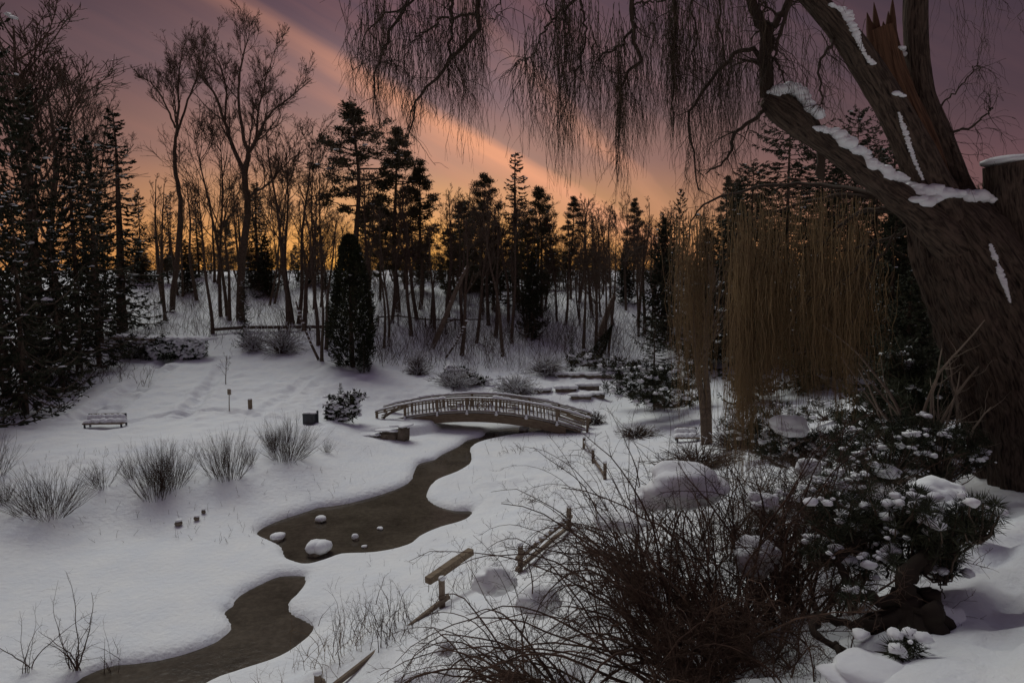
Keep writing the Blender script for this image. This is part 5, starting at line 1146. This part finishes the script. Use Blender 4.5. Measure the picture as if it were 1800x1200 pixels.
cane_shrub('dry_stems', 'dry yellowish stems leaning over the water of the lower pool', 500, 11.2, 26, (0, 1), 3, .7, .05, 123, .0035, 3, m=M_grass, up0=(1.0, 1.5), width=.3, z=-.2, sub2=0)
cane_shrub('dry_stems', 'faint whips beside the near fence corner under the arching shrub', 820, 12.6, 34, (0, 1), 3, .8, .08, 124, .004, 4, m=M_twig, up0=(1.0, 1.5), width=.4, sub2=0)
cane_shrub('bank_scrub', 'dark scrub on the snowy hump right of the upper stream', 945, 19.5, 12, (0, 1), 3, .5, .3, 125, .006, 4, m=M_twig, up0=(.5, 1.3), width=.2, sub2=0)
cane_shrub('bank_scrub', 'small scrub at the stream bend just below the footbridge', 900, 26.5, 16, (0, 1), 3, .6, .2, 126, .008, 4, m=M_twig, up0=(.7, 1.4), width=.3, sub2=0)
cane_shrub('bank_scrub', 'grassy tuft on the snow between bridge and path fence', 985, 23.5, 16, (0, 1), 3, .55, .1, 127, .007, 3, m=M_twig, up0=(.8, 1.4), width=.2, sub2=0)
cane_shrub('bare_sapling', 'bare many branched sapling in the lower left corner in front of the water', 132, 11.9, 9, (0, 1), 3, 1.75, .0, 128, .009, 12, m=M_dark, up0=(1.15, 1.5), width=.05, tl=(.2, .5), sub2=2)
cane_shrub('bare_sapling', 'thin sapling at the left corner beside the many branched one', 45, 11.7, 6, (0, 1), 3, 1.4, .0, 129, .007, 10, m=M_dark, up0=(1.25, 1.55), width=.08, tl=(.1, .35), sub2=0)
cane_shrub('bare_sapling', 'wispy sapling between the corner sapling and the dark water', 205, 12.1, 7, (0, 1), 3, 1.1, .0, 130, .006, 8, m=M_dark, up0=(1.2, 1.5), width=.1, tl=(.1, .35), sub2=0)
for lab, u, Y, h, sd_ in (('pale stemmed bare shrub left of the willow trunk', 1622, 9.7, 3.1, 131), ('forked pale shrub touching the willow trunk', 1662, 9.4, 2.5, 132)):
    cane_shrub('pale_shrub', lab, u, Y, 9, (0, 1), 3, h, .0, sd_, .020, 6, m=M_sumac, up0=(1.05, 1.5), width=.08, tl=(.3, .9), sub2=2)

# ------------------------------------------------------------------ mountain pine with its twisted trunk, and dark evergreens round it
def tufts(g, C0, r, n=44, ln=(.05, .085), wd=.0022, up=.35):
    K = len(C0); d = nrm(r.normal(size=(K, n, 3))+np.array((0, 0, up))); P = np.repeat(C0, n, 0)+d.reshape(-1, 3)*.008; slivers(g, P, d.reshape(-1, 3), r.uniform(*ln, K*n), wd, r)
def tuft_bush(name, label, cat, org, regions, seed, needle=(.05, .085), wd=.0024, n=40, m=None, snow=0, limbs=(), stems=True):
    """regions: (u, v, Y, half width px, half height px, count)"""
    r = np.random.default_rng(seed); e = empty(name, org, label, cat); g = G(); gs = G(); gl = G(); allc = []
    for (u, v, Y, ru, rv, k) in regions:
        th = r.uniform(0, 6.28, k); q = np.sqrt(r.uniform(0, 1, k)); c_ = np.array([W(u+ru*a*math.cos(b), v+rv*a*math.sin(b), Y+r.normal()*.16*ru/60) for a, b in zip(q, th)]); allc.append(c_)
        ctr = W(u, v+rv*.9, Y)
        if stems:
            S = np.stack([ctr+(c_-ctr)*t+np.array((0, 0, -.06*math.sin(t*3)))+r.normal(size=c_.shape)*.008 for t in np.linspace(0, 1, 5)], 1); tubes(gl, S, np.linspace(.011, .004, 5)[None]*np.ones((k, 1)), 4)
    Cc = np.concatenate(allc); tufts(g, Cc-org, r, n, needle, wd)
    g.obj('needles', m or M_needle, e)
    for (pts, r0, r1) in limbs:
        P = spline([W(*q) for q in pts], 20); P[1:-1] += r.normal(size=P[1:-1].shape)*.008; gx = G(); tubes(gx, P[None]-org, (np.linspace(r0, r1, 20)*(1+.12*r.normal(size=20)))[None], 10, True); gx.obj('limb', M_pbark, e)
    if gl.n: gl.v = [v-org for v in gl.v]; tag(gl.obj('twigs', M_bark, e), kind='stuff')
    if snow:
        j = np.repeat(r.integers(0, len(Cc), snow), 4); s = r.uniform(.2, 1, len(j))**2*float(.9 if needle[1] < .16 else needle[1]*11); blobs(gs, Cc[j]-org+(0, 0, .02)+r.normal(size=(len(j), 3))*(.05, .05, .012)*min(2, needle[1]*11), np.c_[.012+.055*s, .012+.045*s, .008+.026*s], r, 2, .22); tag(gs.obj('branch_snow', M_snowc, e), kind='stuff')
    return e
tuft_bush('mountain_pine', 'gnarled mountain pine with twisted trunk and long needles at lower right', 'tree', on(1600, 4.05), [(1480,905,4.73,70,34,60),(1570,900,4.63,70,44,80),(1660,925,4.43,70,44,80),(1720,910,4.33,42,34,34),(1600,965,4.43,60,34,44),(1660,985,4.33,50,30,30),(1520,940,4.63,60,30,34),(1595,1140,3.63,26,20,14),(1500,1050,4.03,30,16,10),(1520,1000,4.33,26,12,6),(1450,965,4.53,40,26,22)],
    141, (.05, .10), .0026, 46, snow=60, limbs=[([(1605,1110,4.03),(1600,1060,4.08),(1590,1020,4.13),(1618,985,4.18),(1650,950,4.33),(1690,930,4.33)], .085, .02), ([(1600,1075,4.08),(1560,1090,4.08),(1500,1098,4.08),(1440,1082,4.08)], .05, .02), ([(1605,1040,4.13),(1560,1055,4.13),(1510,1040,4.23),(1482,1005,4.33),(1472,985,4.33),(1505,955,4.43),(1560,935,4.53)], .042, .012),
    ([(1470,985,4.33),(1440,975,4.33),(1500,972,4.33),(1550,985,4.33),(1558,1015,4.33)], .013, .008), ([(1440,1082,4.08),(1430,1110,3.93),(1480,1140,3.83),(1560,1150,3.73),(1610,1170,3.63)], .03, .01), ([(1625,1000,4.13),(1640,965,4.23),(1600,940,4.43),(1570,900,4.53)], .035, .012), ([(1470,1130,3.83),(1478,1160,3.73),(1470,1200,3.73)], .02, .018), ([(1650,1010,4.13),(1655,1030,4.03),(1660,1052,3.98)], .006, .003)])
g = G(); pst = on(1612, 4.1)
for k in range(9):
    a_ = k*.7; P = spline([(.07*math.cos(a_), .07*math.sin(a_), .26-.01*k), (.11*math.cos(a_), .11*math.sin(a_), .12), (.24*math.cos(a_+.2), .24*math.sin(a_+.2), .01), (.36*math.cos(a_+.3), .36*math.sin(a_+.3), -.08)], 10)+rng.normal(size=(10, 3))*.01; tubes(g, P[None], np.linspace(.075, .025, 10)[None]*rng.uniform(.7, 1.2), 8, True)
o = g.obj('pine_stump', M_pbark); o.location = tuple(pst); tag(o, 'dark knotty stump at the foot of the mountain pine', 'stump')
tuft_bush('dwarf_pine', 'dark low evergreen between the mountain pine and the willow trunk', 'shrub', on(1600, 8.2), [(1560,800,8.4,80,50,130),(1650,800,8.6,70,50,130),(1500,830,8.0,60,36,80),(1700,790,8.8,40,40,60),(1600,760,9.0,90,30,100),(1480,780,8.8,40,30,50)], 142, (.06, .12), .0045, 34, snow=90)
tuft_bush('yew_bush', 'tall dark yew filling the slope just left of the willow trunk', 'shrub', on(1610, 13.5), [(1620,700,13.5,60,50,150),(1560,720,14.5,60,40,130),(1670,690,13.2,40,50,90),(1600,640,14,60,40,110),(1500,735,15.5,30,14,30)], 151, (.10, .22), .012, 26, snow=26)
tree('dense', 1585, 18, 470, 'black yew like conifer right behind the pale stemmed shrub', wide=1.2)
tuft_bush('dwarf_pine', 'dwarf evergreen with snow pads under the willow curtain', 'shrub', on(1390, 11.5), [(1390,790,11.2,60,30,90),(1330,770,11.8,50,26,60),(1440,780,11.2,40,26,50)], 143, (.08, .15), .006, 30, snow=70)
tuft_bush('dwarf_pine', 'low evergreen tucked in the thicket below the round snow pads', 'shrub', on(1420, 6.6), [(1420,880,6.5,70,34,70),(1370,930,6.0,50,30,30),(1480,860,7.0,60,30,60)], 144, (.05, .09), .003, 34, snow=60)
tuft_bush('dwarf_pine', 'small snowy evergreen at the right end of the far bench', 'shrub', on(1300, 18.5), [(1310,740,19,46,26,60),(1380,730,20,50,22,60),(1450,720,21,40,20,40)], 145, (.10, .2), .010, 26, snow=40)
tuft_bush('rhododendron', 'snow topped evergreen bush left of the footbridge', 'shrub', on(603, 29.6), [(600,715,29.5,30,28,90),(622,700,29.8,20,14,30),(585,728,29.3,14,16,24)], 146, (.12, .22), .03, 14, m=M_cedar, snow=110)
tuft_bush('juniper', 'spreading juniper with snowy layers right of the stone terraces', 'shrub', on(1150, 30), [(1130,680,31,70,22,130),(1170,700,29.5,60,18,110),(1200,660,32,50,26,90),(1120,655,34,60,14,70)], 147, (.15, .3), .02, 18, snow=80)
tuft_bush('rhododendron', 'snowy evergreen bush at the slope foot above the bridge middle', 'shrub', on(815, 38.5), [(800,655,38.5,24,12,46),(835,668,38,26,9,40)], 148, (.15, .3), .035, 12, m=M_cedar, snow=46)
tuft_bush('rhododendron', 'yellow green snowy bushes above the top stone ledge', 'shrub', on(1095, 40), [(1080,640,40,24,12,46),(1110,645,40,22,10,40),(1030,632,41,34,12,50)], 149, (.15, .3), .035, 12, m=M_pine, snow=50)

# ------------------------------------------------------------------ snow pillows lying on the bushes and the bank
def pillow(u, v, Y, ru, rv, label, seed, sub=4, squash=1.0):
    r = np.random.default_rng(seed); s = Y/F; bm = bmesh.new(); bmesh.ops.create_icosphere(bm, subdivisions=sub, radius=1); V = np.array([q.co[:] for q in bm.verts]); T = [[q.index for q in f.verts] for f in bm.faces]; bm.free()
    f = 1+.42*vn(V[:, 0]*1.3+seed, V[:, 1]*1.3+V[:, 2], seed)*2*.6+.34*vn(V[:, 0]*2.4+V[:, 1]*1.7+seed, V[:, 2]*3, seed+1)+.10*vn(V[:, 0]*7, V[:, 2]*9+V[:, 1]*5, seed+2)
    V = V*f[:, None]; V[:, 2] = np.where(V[:, 2] < 0, V[:, 2]*.75, V[:, 2]); V *= (ru*s, ru*s*.8, rv*s*1.05); g = G(); g.add(V, None, T); o = g.obj('snow_pillow', M_snowc); o.location = tuple(W(u, v, Y)); o.rotation_euler = (0, R(r.uniform(-8, 8)), r.uniform(-.5, .5))
    return tag(o, label, 'snow pile')
pillow(1203, 855, 6.0, 82, 42, 'biggest smooth pillow of snow caught on top of the thicket', 1)
pillow(1150, 880, 6.1, 40, 26, 'sloping snow shelf at the left side of the biggest snow pillow', 2)
pillow(1335, 980, 5.1, 40, 40, 'heart shaped lump of snow deep in the middle of the thicket', 3)
pillow(1343, 884, 5.6, 27, 16, 'small tilted snow lump just right of the biggest pillow', 4)
pillow(1386, 750, 10.9, 32, 22, 'round snow pad on the evergreen under the willow curtain', 5)
pillow(1652, 866, 7.2, 50, 28, 'smooth snow dome behind the mountain pine', 6)
pillow(1716, 914, 5.7, 36, 24, 'snow pad among the needles at the right tip of the mountain pine', 7)
pillow(1578, 888, 6.0, 28, 18, 'snow clump on the upper left of the mountain pine', 8)
pillow(1418, 825, 7.4, 20, 24, 'narrow upright snow lump in the upper thicket', 9)
pillow(868, 1020, 7.6, 38, 34, 'torn slab of snow hanging in the arching shrub', 10)
pillow(945, 1062, 6.8, 38, 28, 'rounded snow clump behind the arching canes', 11)
pillow(745, 1205, 8.0, 54, 34, 'smooth snow hump cut by the bottom edge of the picture', 12)
pillow(782, 1142, 7.0, 20, 12, 'little snow wedge among the bowed canes near the bottom', 13)
pillow(1530, 1190, 3.45, 90, 30, 'broad snow hump at the bottom below the mountain pine', 14)
pillow(1480, 880, 7.2, 24, 14, 'snow pad on the low evergreen right of the upright lump', 15)
pillow(1090, 920, 8.2, 44, 18, 'long low snow mound in front of the path fence', 16)
pillow(1560, 830, 8.0, 26, 12, 'flat snow pad on the dark evergreen by the willow', 17)
pillow(1500, 1030, 5.3, 46, 18, 'snow bed under the looping limb of the mountain pine', 18)
pillow(1655, 1085, 4.15, 46, 20, 'soft snow mound at the right foot of the dark stump', 19)

undergrowth('dry_stems', 'short dead stems poking through the snow of the near stream bank', 420, (560,1180), (12,27), (.08,.4), 171, M_twig, rad=.004, sub=1)
undergrowth('dry_stems', 'dead stems and leaf litter poking through the snow of the left bank', 420, (-20,600), (17.5,23), (.06,.35), 172, M_twig, rad=.005, sub=2)
undergrowth('dry_stems', 'scattered weed stems in the snow between the footbridge and the terraces', 300, (860,1260), (28,38), (.1,.6), 173, M_twig, rad=.007, sub=2)
